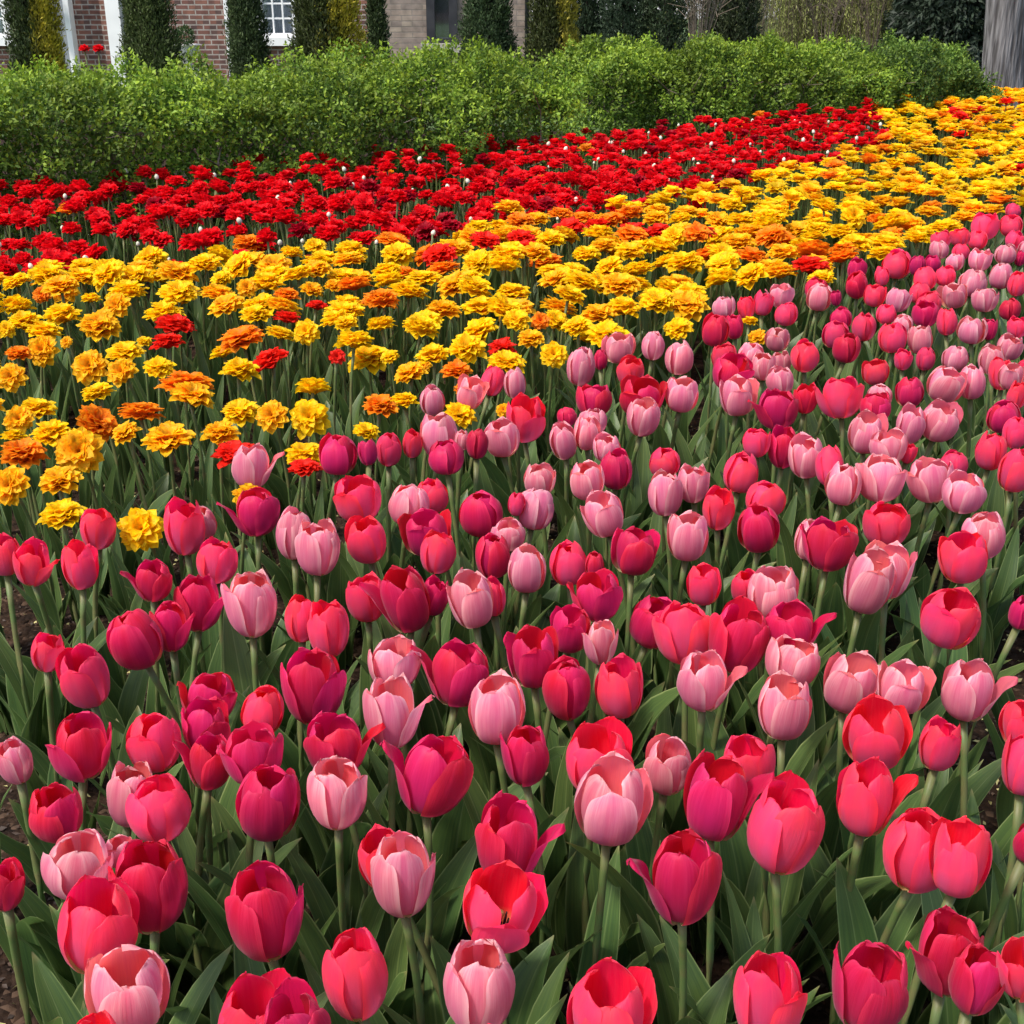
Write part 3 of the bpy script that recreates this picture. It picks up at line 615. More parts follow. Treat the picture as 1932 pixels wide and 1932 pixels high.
def cup_variant(form, seed):
    """list of petals; outer normals face outward. splayed petal points along +X"""
    r = random.Random(seed*77+ord(form[0])); out = []
    kinds = {'c': ('c', 'c'), 'o': ('o', 'o'), 'f': ('f', 'o'), 's': ('o', 'o')}[form]
    ph0 = 0 if form == 's' else r.uniform(0, 6.28)
    for k in range(3):
        ko = kinds[0]; rs = 1.01+r.uniform(-.02, .03); hs = r.uniform(.88, 1.0)
        if form == 's' and k == 0: ko = 's'; hs = 1.0
        if form == 'f' and k == 0: hs *= .97; rs *= 1.10
        out.append(cup_petal(ko, ph0+k*2.094+(r.uniform(-.12, .12) if k or form != 's' else 0), rs, hs, r.random(), ruf=1.2 if form in 'fs' else .9,
                   kind2=None if ko == 's' else r.choice('ocf') if form != 'c' else r.choice('oc'), kb=r.uniform(.1, .6), wid=.80 if ko == 's' else r.uniform(.84, .93), pw=r.uniform(1.45, 1.95), curl=.022))
    for k in range(3):
        ki = kinds[1]; rs = .89+r.uniform(-.03, .03); hs = r.uniform(.93, 1.07)
        out.append(cup_petal(ki, ph0+1.047+k*2.094+r.uniform(-.14, .14), rs, hs, r.random(), wid=r.uniform(.86, .98), ruf=1.1, kind2=r.choice('ic') if form == 'c' else r.choice('cco'), kb=r.uniform(.1, .6), pw=r.uniform(1.5, 2.1), curl=.012))
    return out
def merge(parts):
    Vs = []; Fs = []; Us = []; b = 0
    for p in parts:
        Vs.append(p[0]); Fs.append(p[1]+b); b += len(p[0])
        if len(p) > 2: Us.append(p[2])
    return np.concatenate(Vs), np.concatenate(Fs), (np.concatenate(Us) if Us else None)
NVAR = {'c': 8, 'o': 10, 'f': 6, 's': 4}
GEO = {(f, v): cup_variant(f, v+1) for f in NVAR for v in range(NVAR[f])}
CUP = {}; CUPM = {}
for (f, v), ps in GEO.items():
    for c in 'LRM':
        CUP[f, v, c] = [mk_mesh('petal', p[0], p[1], PM[c], uv=p[2]) for p in ps]
        a = merge(ps); CUPM[f, v, c] = mk_mesh('bloom', a[0], a[1], PM[c], uv=a[2])
mb = MB(); mb.lathe([(.03, .02), (.045, .06), (.04, .36), (.07, .42), (.03, .45), (0, .46)], n=8); pist = mk_mesh('pistil', mb.V, mb.F, M_PIST)
mb = MB()
for k in range(6):
    a = k*1.047; x, y = math.cos(a), math.sin(a); mb.tube([(x*.04, y*.04, .03), (x*.11, y*.11, .2), (x*.12, y*.12, .38)], [.008, .02, .012], 5)
stam = mk_mesh('stamens', mb.V, mb.F, M_ANTH)
# stems: unit length, bent
STEM = []
for k in range(5):
    mb = MB(); r = random.Random(k); bx_, by_ = r.uniform(-.03, .03), r.uniform(-.03, .03)
    mb.tube([(bx_*math.sin(math.pi*t), by_*math.sin(math.pi*t), t) for t in np.linspace(0, 1, 9)], [.0066, .0063, .006, .0058, .0055, .0053, .0052, .0054, .0066], 8)
    STEM.append(mk_mesh('stem', mb.V, mb.F, M_STEM))
# leaves (tulip): real size
def leaf_geo(L, W, arch, fold, wave, seed, nu=7, nv=14, twist=0.3):
    r = random.Random(seed); V = []; UV = []; a1, a2 = r.uniform(0, 6), r.uniform(0, 6); x = .012; z = 0.0; ang = R(86)
    ds = L/(nv-1); side = r.uniform(-.25, .25)
    for j in range(nv):
        t = j/(nv-1); hw = W/2*(math.sin(math.pi*min(1, (t*.93+.07))**.80)**.75 if t < 1 else 0)+.0005
        if t < .12: hw = max(hw, .012)
        tw = twist*t*math.sin(a1); fo = fold*(1-t*.75)
        nxd, nzd = -math.sin(ang), math.cos(ang)
        for i in range(nu):
            u = 2*i/(nu-1)-1; lat = u*hw; lift = abs(u)**1.4*hw*fo+wave*math.sin(t*11+a2+(2 if u > 0 else 0))*abs(u)**2*hw
            yy = lat*math.cos(tw)*math.cos(fo*.7)+side*t*t*L*.4; lx = lift+lat*math.sin(tw)
            V.append((x+nxd*lx, yy, z+nzd*lx)); UV.append(((u+1)/2, t))
        x += math.cos(ang)*ds; z += math.sin(ang)*ds; ang -= arch*(.4+1.5*t)/(nv-1)
    Fq = np.array([(j*nu+i, j*nu+i+1, (j+1)*nu+i+1, (j+1)*nu+i) for j in range(nv-1) for i in range(nu-1)])
    return np.array(V), Fq, np.array(UV)
LG = [leaf_geo(random.uniform(.30, .43), random.uniform(.06, .098), random.uniform(.1, .85), random.uniform(.3, .9), random.uniform(.10, .30), k) for k in range(14)]
LG_N = [leaf_geo(random.uniform(.30, .42), random.uniform(.028, .048), random.uniform(.1, .8), random.uniform(.4, 1.0), random.uniform(.1, .25), 50+k, nu=5, nv=9) for k in range(10)]
LEAFM = [mk_mesh('leaf', a, b, M_LEAF, uv=c) for a, b, c in LG]; LEAFN = [mk_mesh('leaf', a, b, M_LEAF, uv=c) for a, b, c in LG_N]

# ------------------------------------------------------------------ data read off the photograph (centre, width, height, colour, form)
CUPS = """28 1435 68 140 L o;105 1533 106 108 M o;248 1498 92 115 L o;299 1527 127 120 R o;146 1631 130 122 L o;281 1668 146 170 M o;8 1672 72 160 M f;185 1748 150 165 R o;241 1868 153 160 L o;180 1992 120 140 R o;485 1935 150 165 R o;560 1950 130 150 M f;500 1720 146 175 M o;505 1512 125 145 M o;635 1495 115 132 L o;670 1840 130 158 R o;225 1606 60 60 L c;722 1622 95 145 R o;760 1649 122 160 L o;960 1585 125 160 M r;945 1713 150 148 R f;906 1860 142 165 L o;914 1995 120 120 R c;1148 1910 160 165 R o;820 1461 135 150 M l;992 1423 90 136 M c;1154 1512 140 155 L o;1130 1435 130 130 R o;1260 1443 93 110 L o;1290 1655 135 178 M l;1353 1503 122 158 M r;1483 1560 142 166 R c;1414 1437 102 100 R o;1632 1505 110 142 R r;1732 1604 138 150 R c;1812 1617 115 150 R o;1790 1798 125 160 M l;1843 1850 100 145 M f;1925 1830 90 125 R f;1450 1885 135 165 R o;1643 1862 145 172 M o;1935 1440 90 130 R o;1945 1590 60 100 M c;1930 1365 85 95 R o;
1298 1010 82 95 L c;1355 960 64 78 R c;1430 995 82 95 M c;1528 1017 60 80 L c;1564 1027 100 98 M f;1672 988 90 86 R o;1855 1010 85 88 L o;1817 1050 92 98 R o;1327 1101 66 80 R o;1408 1110 60 75 R c;1458 1117 100 100 L c;1640 1097 92 125 L o;1675 1075 90 105 L f;1794 1165 112 114 R o;1930 1155 50 85 M c;1292 1192 115 118 R o;1235 1172 95 100 M o;1395 1205 112 130 M f;1490 1185 100 75 M r;1494 1247 105 90 L o;1480 1334 104 118 L c;1325 1285 100 110 L r;1606 1288 102 112 L o;1701 1299 95 96 L f;1825 1302 100 112 L r;1652 1386 122 130 R o;1773 1403 78 98 R o;
691 1017 80 90 R c;806 1005 92 85 M f;826 1042 71 78 R c;908 967 88 90 M c;1010 958 80 80 L c;960 1008 66 50 L o;930 1048 72 84 M c;994 1072 77 90 L c;1073 1062 78 82 R c;1122 1065 38 55 M c;1138 970 78 84 L o;1197 1040 85 88 M f;1128 1125 92 92 M f;690 1127 78 90 R o;765 1132 95 122 M l;820 1125 55 98 M c;889 1131 86 104 L c;928 1125 56 92 R c;1075 1188 76 86 M f;1135 1212 62 96 L f;1007 1240 92 112 M f;1070 1297 95 124 M c;1168 1297 95 112 R c;746 1252 98 84 L f;868 1272 118 118 M l;738 1344 104 128 L r;937 1336 110 130 L o;
8 1046 60 88 R o;62 1062 72 86 R r;151 1067 68 94 R o;184 996 68 80 R c;348 994 80 108 R c;382 985 55 70 L c;409 1058 82 84 R o;290 1096 72 76 M l;372 1137 92 104 M r;254 1204 105 118 M c;320 1180 74 105 M r;474 1137 98 138 L o;568 1166 68 95 R c;620 1185 82 106 R o;90 1230 64 74 R c;159 1275 95 126 R o;555 1005 75 115 L c;600 1032 88 104 L o;483 965 88 90 M l;590 1296 118 136 M f;397 1318 98 88 M f;495 1340 84 92 R c;155 1410 110 120 M f;291 1398 104 112 R o;388 1372 90 100 M f;397 1438 85 100 M l;478 1425 115 110 M f;633 1405 115 115 M r;
473 880 75 82 L r;637 855 75 80 M c;816 755 50 56 L c;889 740 54 63 L f;930 718 48 57 R c;971 722 45 58 L c;1096 690 57 78 L c;1133 678 28 50 M c;1168 657 60 56 L f;1232 651 45 55 L c;1190 700 54 56 R c;1281 674 58 64 L c;1120 754 70 52 M o;1212 748 82 62 M f;1213 786 65 74 L c;1287 743 66 68 L c;990 790 74 85 R f;829 820 74 86 L c;872 830 30 65 L c;842 862 72 50 M c;901 836 44 62 M c;947 825 70 73 L c;693 852 38 64 M c;733 847 52 64 R c;778 837 40 60 R c;1062 831 54 72 L c;1108 815 52 80 L c;1118 795 55 50 L c;1145 845 57 46 L c;1162 885 65 75 M c;1107 905 68 76 L o;1018 905 63 50 L o;975 950 35 70 R c;1254 872 62 48 R c;1255 930 70 84 L c;1308 912 62 72 L c;674 942 90 84 R f;772 952 82 80 L c;815 935 64 66 R c;1070 785 40 30 M c;
1350 621 54 64 M c;1385 615 36 52 M c;1366 673 50 54 R c;1483 592 46 44 R c;1467 639 48 46 L c;1417 668 50 44 L c;1440 690 48 54 L c;1472 685 42 45 L c;1519 671 56 60 R c;1597 656 53 56 M c;1576 630 52 52 R c;1630 616 47 54 R c;1684 636 56 58 R c;1736 640 48 54 L c;1746 592 50 50 M c;1787 605 40 55 R c;1835 622 56 52 L c;1866 620 32 42 M c;1920 617 40 40 R c;1905 655 50 48 L c;1704 678 34 40 R c;1746 676 38 44 R c;1802 675 52 48 L c;1870 678 50 55 L c;1890 705 50 60 R c;1908 710 48 50 L f;1652 702 52 46 R c;1380 702 75 36 M f;1391 748 68 72 L f;1472 718 53 56 L c;1467 772 80 66 M l;1520 751 47 58 M c;1587 750 82 72 R f;1660 745 50 44 L c;1652 768 60 42 M c;1716 738 56 58 M c;1785 725 70 70 L c;1834 720 52 65 L c;1893 786 66 60 M c;1920 745 40 60 R c;1718 800 55 74 L c;1773 795 73 75 L c;1634 816 68 78 L c;1676 842 70 56 L o;1715 855 30 50 R c;1427 834 54 56 R c;1478 843 60 80 M c;1522 861 74 80 L c;1565 878 56 80 R c;1399 891 72 76 R c;1445 940 78 66 R c;1592 912 70 80 L c;1662 904 92 84 L f;1756 905 86 84 L f;1818 929 82 76 L o;1800 875 55 36 R c;1870 850 60 72 R c;1918 885 68 86 R c;1915 815 50 60 R c;
1540 545 46 40 M c;1474 557 48 32 L f;1546 560 50 52 L c;1577 562 22 40 M c;1366 578 46 44 L c;1408 580 34 46 R c;1440 572 38 46 R c;1617 508 38 46 M c;1617 537 44 52 M c;1651 556 43 44 R c;1695 565 48 46 L c;1692 498 58 50 R c;1664 520 28 42 R c;1731 500 32 38 M c;1760 497 32 32 M c;1772 470 38 36 L c;1858 427 54 38 R c;1912 397 30 26 R c;1908 425 44 36 R c;1812 447 38 32 R c;1775 452 38 28 R c;1845 452 38 28 R c;1802 493 36 34 L c;1849 490 44 42 L c;1897 478 42 34 L c;1812 475 34 24 R c;1915 452 36 34 R c;1889 520 46 48 L c;1745 525 46 44 R c;1784 520 40 38 R c;1835 533 56 44 L c;1735 552 42 40 R c;1800 558 50 38 L f;1858 565 50 46 L c;1920 535 40 46 R c;1925 487 22 36 M c;1753 572 50 30 R c;1905 583 42 40 M c;1587 600 44 30 M c;1672 592 40 36 R c;1703 612 40 34 L c;1940 700 46 50 R c;1940 470 40 36 L c"""
DBLS = """94 505 65 33 Y;160 502 62 38 Y;200 518 70 45 Y;255 520 75 55 Y;284 485 66 34 Y;30 530 60 28 Y;30 575 70 55 Y;78 555 36 34 O;122 545 56 50 A;172 562 40 26 Y;118 592 76 42 Y;187 612 84 58 A;240 548 80 42 Y;218 575 56 48 A;335 512 80 48 A;337 560 70 46 Y;411 552 68 48 A;414 478 52 28 Y;418 525 46 26 Y;449 500 76 28 Y;466 457 62 32 O;518 500 70 40 A;466 542 42 38 A;551 475 46 28 Y;598 495 66 40 Y;595 463 44 22 Y;590 545 48 36 A;632 537 42 28 A;541 556 52 34 O;598 576 44 24 S;481 592 64 36 Y;542 598 54 28 S;634 600 64 44 Y;530 628 62 28 Y;577 625 56 48 Y;455 636 92 42 O;508 678 80 56 S;420 663 52 28 Y;452 696 76 40 Y;332 612 78 42 S;315 643 64 42 S;272 643 32 24 Y;236 661 74 32 Y;168 690 72 60 A;228 700 60 52 A;300 692 62 36 Y;85 622 74 36 Y;12 620 36 32 Y;35 665 50 38 O;78 660 66 58 A;125 645 26 30 A;20 710 60 50 A;182 738 66 32 Y;350 722 112 50 O;364 744 88 56 A;453 775 76 62 Y;512 783 66 62 A;583 786 80 70 Y;591 728 72 44 Y;70 770 75 60 Y;35 790 60 50 A;95 815 80 55 Y;25 822 50 40 Y;185 795 88 50 O;265 775 90 44 O;235 815 58 40 A;318 825 98 54 A;415 815 78 44 A;148 850 96 80 A;42 852 92 56 O;112 903 82 62 A;15 915 82 88 A;442 855 88 48 S;575 855 76 54 Y;575 880 66 24 S;470 935 70 40 A;117 968 92 56 Y;265 997 95 90 Y;
652 608 50 36 Y;717 610 60 36 Y;796 615 76 44 Y;668 640 75 50 Y;695 672 86 46 Y;735 672 40 28 Y;636 673 34 34 S;902 624 80 42 Y;880 655 76 42 Y;817 667 68 42 Y;947 655 60 32 S;955 682 80 38 Y;1001 637 56 34 A;975 602 60 30 Y;1020 605 40 40 O;1050 603 56 38 Y;1088 613 62 28 Y;1145 630 84 44 Y;1110 634 56 38 Y;1045 668 58 56 Y;772 702 64 36 A;862 697 62 38 O;800 690 30 30 A;718 763 72 38 O;762 755 58 44 Y;692 812 54 28 Y;868 780 66 44 Y;880 735 50 30 O;950 773 30 28 A;1128 590 70 40 A;1280 618 62 50 Y;1415 605 34 24 Y;1428 635 40 22 A;1416 518 70 38 Y;1550 523 54 26 Y;1297 572 86 40 A;-20 560 60 40 Y;-30 680 60 44 Y;-25 760 66 50 A"""
def parse(s): 
    out = []
    for q in s.replace('\n', '').split(';'):
        if q.strip(): p = q.split(); out.append([float(v) for v in p[:4]]+p[4:])
    return out
ORD = ['first','second','third','fourth','fifth','sixth','seventh','eighth','ninth','tenth','eleventh','twelfth','thirteenth','fourteenth','fifteenth','sixteenth','seventeenth','eighteenth','nineteenth','twentieth']+['twenty-'+s for s in ('first','second','third','fourth','fifth','sixth','seventh','eighth','ninth')]
TEN = ['bottom','second-lowest','third-lowest','fourth-lowest','fifth-lowest','fifth-highest','fourth-highest','third-highest','second-highest','top']
def tenth(y): return TEN[min(9, max(0, int((1932-y)//193.2)))]
CN = {'L': 'pale pink', 'R': 'coral red', 'M': 'deep magenta', 'Y': 'yellow', 'A': 'amber', 'O': 'orange', 'S': 'scarlet'}
FN = {'c': 'closed', 'o': 'cupped', 'f': 'flaring', 'l': 'left-splayed', 'r': 'right-splayed'}
def make_labels(items, noun):
    labs = []
    for i, it in enumerate(items):
        x, y, w_ = it[0], it[1], it[2]; best = None
        for j, jt in enumerate(items):
            if j == i: continue
            d = math.hypot(jt[0]-x, (jt[1]-y)*1.1)
            if best is None or d < best[0]: best = (d, jt)
        jt = best[1]; dx, dy = x-jt[0], y-jt[1]
        rel = ('right of' if dx > 0 else 'left of') if abs(dx) > abs(dy) else ('in front of' if dy > 0 else 'behind')
        f = (FN[it[5]]+' ') if len(it) > 5 else ''; jf = (FN[jt[5]]+' ') if len(jt) > 5 else ''
        labs.append(f"{f}{CN[it[4]]} {noun} {rel} a {jf}{CN[jt[4]]} one, {tenth(y)} tenth of photo")
    for i, it in enumerate(items):
        if labs.count(labs[i]) > 1 or len(labs[i].split()) > 16:
            same = sorted([k for k in items if k[4] == it[4] and tenth(k[1]) == tenth(it[1])], key=lambda k: k[0])
            n_ = same.index(it); f = (FN[it[5]]+' ') if len(it) > 5 else ''
            side, q = ('left', n_) if n_ < len(same)/2 else ('right', len(same)-1-n_)
            it.append(f"{f}{CN[it[4]]} {noun}, {ORD[q]} {CN[it[4]]} one from the {side}, {tenth(it[1])} tenth of photo")
        else: it.append(labs[i])
    return items

# ------------------------------------------------------------------ cup tulips
cups = make_labels(parse(CUPS), 'tulip')
placed = []
rnd = random.Random(99)
for it in cups:
    x, y, wp, hp, c, f, lab = it
    zc = .54+rnd.uniform(-.02, .02); it_z = zc
    P, D = atz(x, y, zc); W = wp*D/F; placed.append([it, zc, P, D, W])
order = sorted(range(len(placed)), key=lambda i: -placed[i][0][1])
done = []
for i in order:      # blooms that would touch: the farther one stands lower and farther back
    pl = placed[i]
    for _ in range(6):
        if any((pl[2]-q[2]).length < .44*(pl[4]+q[4]) for q in done):
            pl[1] -= .022; pl[2], pl[3] = atz(pl[0][0], pl[0][1], pl[1]); pl[4] = pl[0][2]*pl[3]/F
        else: break
    done.append(pl)
for idx, (it, zc, P, D, W) in enumerate(placed):
    x, y, wp, hp, c, f, lab = it
    W = max(W, .035); d_ = (P-Vector((0,0,CZ))).normalized(); sa = -d_.z; ca = math.sqrt(1-sa*sa); h = hp*D/F
    H = math.sqrt(max(1e-6, h*h-(W*sa)**2))/ca; H = min(max(H, .92*W), 1.36*W)
    ff = {'l': 's', 'r': 's'}.get(f, f); ff = 'o' if (ff == 'c' and rnd.random() < .45) else ff; v = rnd.randrange(NVAR[ff])
    tilt = rnd.gauss(0, .13); ta = rnd.uniform(0, 6.28); tv = Vector((math.sin(tilt)*math.cos(ta), math.sin(tilt)*math.sin(ta), math.cos(tilt)))
    base = P-tv*H*.5
    gx = base.x-tv.x*base.z*.5+rnd.gauss(0, .012); gy = base.y-tv.y*base.z*.5+rnd.gauss(0, .012); gzv = .012
    root = link('tulip', None, None, (gx, gy, gzv)); tag(root, lab, 'tulip', 'single tulips in pink, coral and magenta')
    sv = base-Vector((gx, gy, gzv)); q = sv.to_track_quat('Z', 'Y')
    o = link('stem', STEM[rnd.randrange(5)], root, (0,0,0), q.to_euler(), (1, 1, sv.length+.004))
    if ff == 's': spin = rnd.uniform(-.5, .1) if f == 'r' else math.pi+rnd.uniform(-.1, .5)
    else: spin = rnd.uniform(0, 6.28)
    bq = tv.to_track_quat('Z', 'Y').to_matrix().to_4x4()
    # spin measured in world: undo the heading to_track_quat gives
    bx = (bq.to_3x3() @ Vector((1,0,0))); head = math.atan2(bx.y, bx.x)
    rotm = bq @ Matrix.Rotation(spin-head, 4, 'Z'); eul = rotm.to_euler()
    big = wp >= 56
    loc = base-root.location; sc = (W*.90, W*.90, H*.93)
    if big:
        for m_ in CUP[ff, v, c]: link('petal', m_, root, loc, eul, sc)
        if ff in 'ofs':
            link('pistil', pist, root, loc, eul, (W, W, H)); link('stamens', stam, root, loc, eul, (W, W, H))
    else: link('bloom', CUPM[ff, v, c], root, loc, eul, sc)
    nl = 3 if big else 2; a0 = rnd.uniform(0, 6.28)
    for k in range(nl):
        s_ = rnd.uniform(.85, 1.15)
        link('leaf', LEAFM[rnd.randrange(14)], root, (0,0,-.005+k*.01), (rnd.gauss(0, .06), rnd.gauss(0, .08), a0+k*2.2+rnd.uniform(-.4, .4)), (s_, s_, s_*rnd.uniform(.9, 1.1)))

# ------------------------------------------------------------------ double tulips
DC = {'Y': ((.97,.68,.006), (.96,.54,.006)), 'A': ((.97,.60,.010), (.94,.36,.008)), 'O': ((.95,.36,.010), (.90,.12,.008)), 'S': ((.88,.030,.012), (.80,.012,.008)), 'D': ((.86,.006,.014), (.74,.003,.012)), 'E': ((.46,.003,.018), (.34,.002,.014))}
def dbl_bloom(c, seed, nu=5, nv=8, rings=None, cheap=False):
    r = random.Random(seed); parts = []; cols = []
    rings = rings or [(12, .49, R(-12), .27), (11, .51, R(4), .26), (11, .52, R(20), .25), (10, .51, R(36), .24), (9, .48, R(52), .22), (8, .43, R(68), .19), (6, .38, R(86), .16)]
    tip, base = np.array(DC[c][0]), np.array(DC[c][1])
    for ri, (n_, L, el, wd) in enumerate(rings):
        a0 = r.uniform(0, 6.28)
        for k in range(n_):
            a = a0+k*6.283/n_+r.uniform(-.2, .2); e = el+r.uniform(-.14, .14); Lk = L*r.uniform(.85, 1.1); curl = r.uniform(.45, .8) if ri < 2 else r.uniform(.75, 1.25); wv = r.uniform(0, 6)
            V = []; C = []; x = .03; z = .02+.015*ri; ang = min(e+.85, 1.55); ds = Lk/(nv-1)
            jit = [r.uniform(-.5, 1) for _ in range(nu)]; cj = r.uniform(.85, 1.12); cm = r.uniform(0, .35)
            for j in range(nv):
                t = j/(nv-1); hw = wd/2*min(1, .40+1.3*t)*(1-t**4)**.5+.006
                for i in range(nu):
                    u = 2*i/(nu-1)-1; yy = u*hw; up = abs(u)**2*hw*.45+.02*math.sin(t*8+wv+u*3)
                    ext = (jit[i]*.016 if j == nv-1 else 0)
                    px_ = x-math.sin(ang)*up+math.cos(ang)*ext; pz = z+math.cos(ang)*up+math.sin(ang)*ext
                    V.append((px_*math.cos(a)-yy*math.sin(a), px_*math.sin(a)+yy*math.cos(a), pz))
                    f = min(1, max(0, 1-t*1.05+cm))*(1 if abs(u) < .6 else .6); C.append((tip*(1-f)+base*f)*cj)
                x += math.cos(ang)*ds; z += math.sin(ang)*ds; ang -= curl*1.5/(nv-1)*(1 if ri < 4 else .9)
            Fq = np.array([(j*nu+i, j*nu+i+1, (j+1)*nu+i+1, (j+1)*nu+i) for j in range(nv-1) for i in range(nu-1)])
            parts.append((np.array(V), Fq)); cols.append(np.array(C))
    Vm, Fm, _ = merge(parts); zmax = Vm[:, 2].max(); Vm[:, 2] -= 0; return Vm, Fm, np.concatenate(cols)
NV_D = 5
DG = {(c, v): dbl_bloom(c, 10*v+ord(c)) for c in 'YAOSDE' for v in range(NV_D)}
DGL = {(c, v): dbl_bloom(c, 300+10*v+ord(c), nu=3, nv=5, rings=[(10, .50, R(-6), .30), (9, .51, R(16), .30), (9, .50, R(38), .27), (8, .44, R(64), .23)]) for c in 'YAOSDE' for v in range(3)}
DM = {k: mk_mesh('bloom', g[0], g[1], M_DBL, col=g[2]) for k, g in DG.items()}
DH = float(np.mean([g[0][:, 2].max() for g in DG.values()]))
def place_double(P, W, Hs, c, lab, grp, tiltv=None, nl=2, name='double_tulip'):
    tl = rnd.gauss(0, .26); ta = rnd.uniform(0, 6.28)
    tv = tiltv or Vector((math.sin(tl)*math.cos(ta), math.sin(tl)*math.sin(ta), math.cos(tl))); tv.normalize()
    base = P-tv*Hs*.5; gx = base.x-tv.x*.06+rnd.gauss(0, .012); gy = base.y-tv.y*.06+rnd.gauss(0, .012)
    root = link(name, None, None, (gx, gy, .012)); tag(root, lab, 'double tulip', grp)
    sv = base-root.location; link('stem', STEM[rnd.randrange(5)], root, (0,0,0), sv.to_track_quat('Z', 'Y').to_euler(), (.8, .8, sv.length+.01))
    rotm = tv.to_track_quat('Z', 'Y').to_matrix().to_4x4() @ Matrix.Rotation(rnd.uniform(0, 6.28), 4, 'Z')
    link('bloom', DM[c, rnd.randrange(NV_D)], root, base-root.location, rotm.to_euler(), (W*1.02, W*1.02, Hs/DH))
    a0 = rnd.uniform(0, 6.28)
    for k in range(nl):
        s_ = rnd.uniform(.8, 1.1); link('leaf', LEAFN[rnd.randrange(10)], root, (0,0,-.005), (rnd.gauss(0, .06), rnd.gauss(0, .06), a0+k*2.4), (s_,)*3)
dbls = make_labels(parse(DBLS), 'double tulip'); dpos = []
for it in dbls:
    x, y, wp, hp, c, lab = it; zc = .50+rnd.uniform(-.02, .02); P, D = atz(x, y, zc)
    for _ in range(5):
        if any((P-q).length < .085 for q in dpos): zc -= .02; P, D = atz(x, y, zc)
        else: break
    dpos.append(P); W = wp*D/F; d_ = (P-Vector((0,0,CZ))).normalized(); sa = -d_.z; h = hp*D/F
    Hs = math.sqrt(max(1e-6, h*h-(W*sa)**2*.8))/math.sqrt(1-sa*sa) if h > W*sa*.9 else .3*W; Hs = min(max(Hs, .36*W), .49*W)
    tv = None
    if hp/wp > .82: tv = Vector((rnd.uniform(-.2, .2), -.75, .7)); Hs = .5*W
    place_double(P, W, Hs, c, lab, 'double yellow, orange and scarlet tulips near the pink ones', tv)
# procedural drifts, as seen beyond the hand placed ones
YP = [(400,480),(0,505),(-120,520),(-120,640),(300,600),(650,590),(1200,590),(1330,560),(1370,530),(1560,505),(1600,480),(1690,470),(1750,445),(1830,405),(1990,375),(1990,160),(1932,166),(1720,188),(1635,202),(1680,250),(1600,290),(1440,325),(1330,357),(1220,378),(1050,412),(960,396),(850,448)]
RP = [(-130,372),(0,352),(240,328),(350,318),(560,298),(680,288),(870,272),(1080,260),(1200,242),(1450,217),(1600,207),(1635,203),(1678,250),(1600,285),(1440,322),(1330,354),(1220,375),(1050,408),(960,393),(850,446),(660,440),(560,468),(400,470),(280,474),(150,492),(60,505),(-130,530)]
def scatter(poly, zc, mind, n, seed, xr=(-4.5, 7.5), yr=(3, 12)):
    r = random.Random(seed); pts = []; cell = {}
    for _ in range(n):
        X, Y = r.uniform(*xr), r.uniform(*yr); u, v = proj(X, Y, zc)
        if not inpoly(u, v, poly): continue
        md = mind*(1 if mind > .1 else 1); k = (int(X/mind), int(Y/mind)); ok = True
        for a in (-1, 0, 1):
            for b in (-1, 0, 1):
                for q in cell.get((k[0]+a, k[1]+b), ()):
                    if (q[0]-X)**2+(q[1]-Y)**2 < md*md: ok = False
        if ok: cell.setdefault(k, []).append((X, Y)); pts.append((X, Y, u, v))
    return sorted(pts, key=lambda p: p[1])
def xf(V, loc, rot, sc): return (V*np.array(sc)) @ np.array(rot.to_3x3()).T+np.array(loc)
def bulk(name, items, label, cat, stem_r=.005):
    """items: (P, W, H, colour) -> one mesh of blooms with stems and narrow leaves as children"""
    parts = []; cols = []; sp = []; lp = []
    for P, W, Hs, c in items:
        tl = rnd.gauss(0, .16); ta = rnd.uniform(0, 6.28); tv = Vector((math.sin(tl)*math.cos(ta), math.sin(tl)*math.sin(ta), math.cos(tl)))
        rotm = tv.to_track_quat('Z', 'Y').to_matrix().to_4x4() @ Matrix.Rotation(rnd.uniform(0, 6.28), 4, 'Z'); b = P-tv*Hs*.5
        g = DGL[c, rnd.randrange(3)]; parts.append((xf(g[0], b, rotm, (W, W, Hs/DH)), g[1])); cols.append(g[2]*rnd.uniform(.85, 1.12))
        th = rnd.uniform(0, 6.28); q = []
        for zz in (0.0, 1.0):
            for k in range(3):
                a = th+k*2.094; q.append((b.x*1+stem_r*math.cos(a)-(1-zz)*tv.x*.08, b.y+stem_r*math.sin(a)-(1-zz)*tv.y*.08, .0+zz*(b.z+.005)))
        sp.append((np.array(q), np.array([(0,1,4,3),(1,2,5,4),(2,0,3,5)])))
        for _ in range(2):
            g = LG_N[rnd.randrange(10)]; rz = Matrix.Rotation(rnd.uniform(0, 6.28), 4, 'Z'); lp.append((xf(g[0], (b.x, b.y, 0), rz, (.95,)*3), g[1], g[2]))
    a = merge(parts); root = link(name, mk_mesh(name, a[0], a[1], M_DBL, col=np.concatenate(cols))); tag(root, label, cat, kind='stuff')
    a = merge(sp); tag(link('stems', mk_mesh('stems', a[0], a[1], M_STEM), root), kind='stuff')
    a = merge(lp); tag(link('leaves', mk_mesh('leaves', a[0], a[1], M_LEAF, uv=a[2]), root), kind='stuff')
ypts = scatter(YP, .50, .105, 60000, 3); ypts = [p for p in ypts if all((p[0]-q.x)**2+(p[1]-q.y)**2 > .0085 for q in dpos)]
rpts = scatter(RP, .50, .093, 90000, 4, xr=(-4.5, 4))
print('yellow', len(ypts), 'red', len(rpts))
rest = []
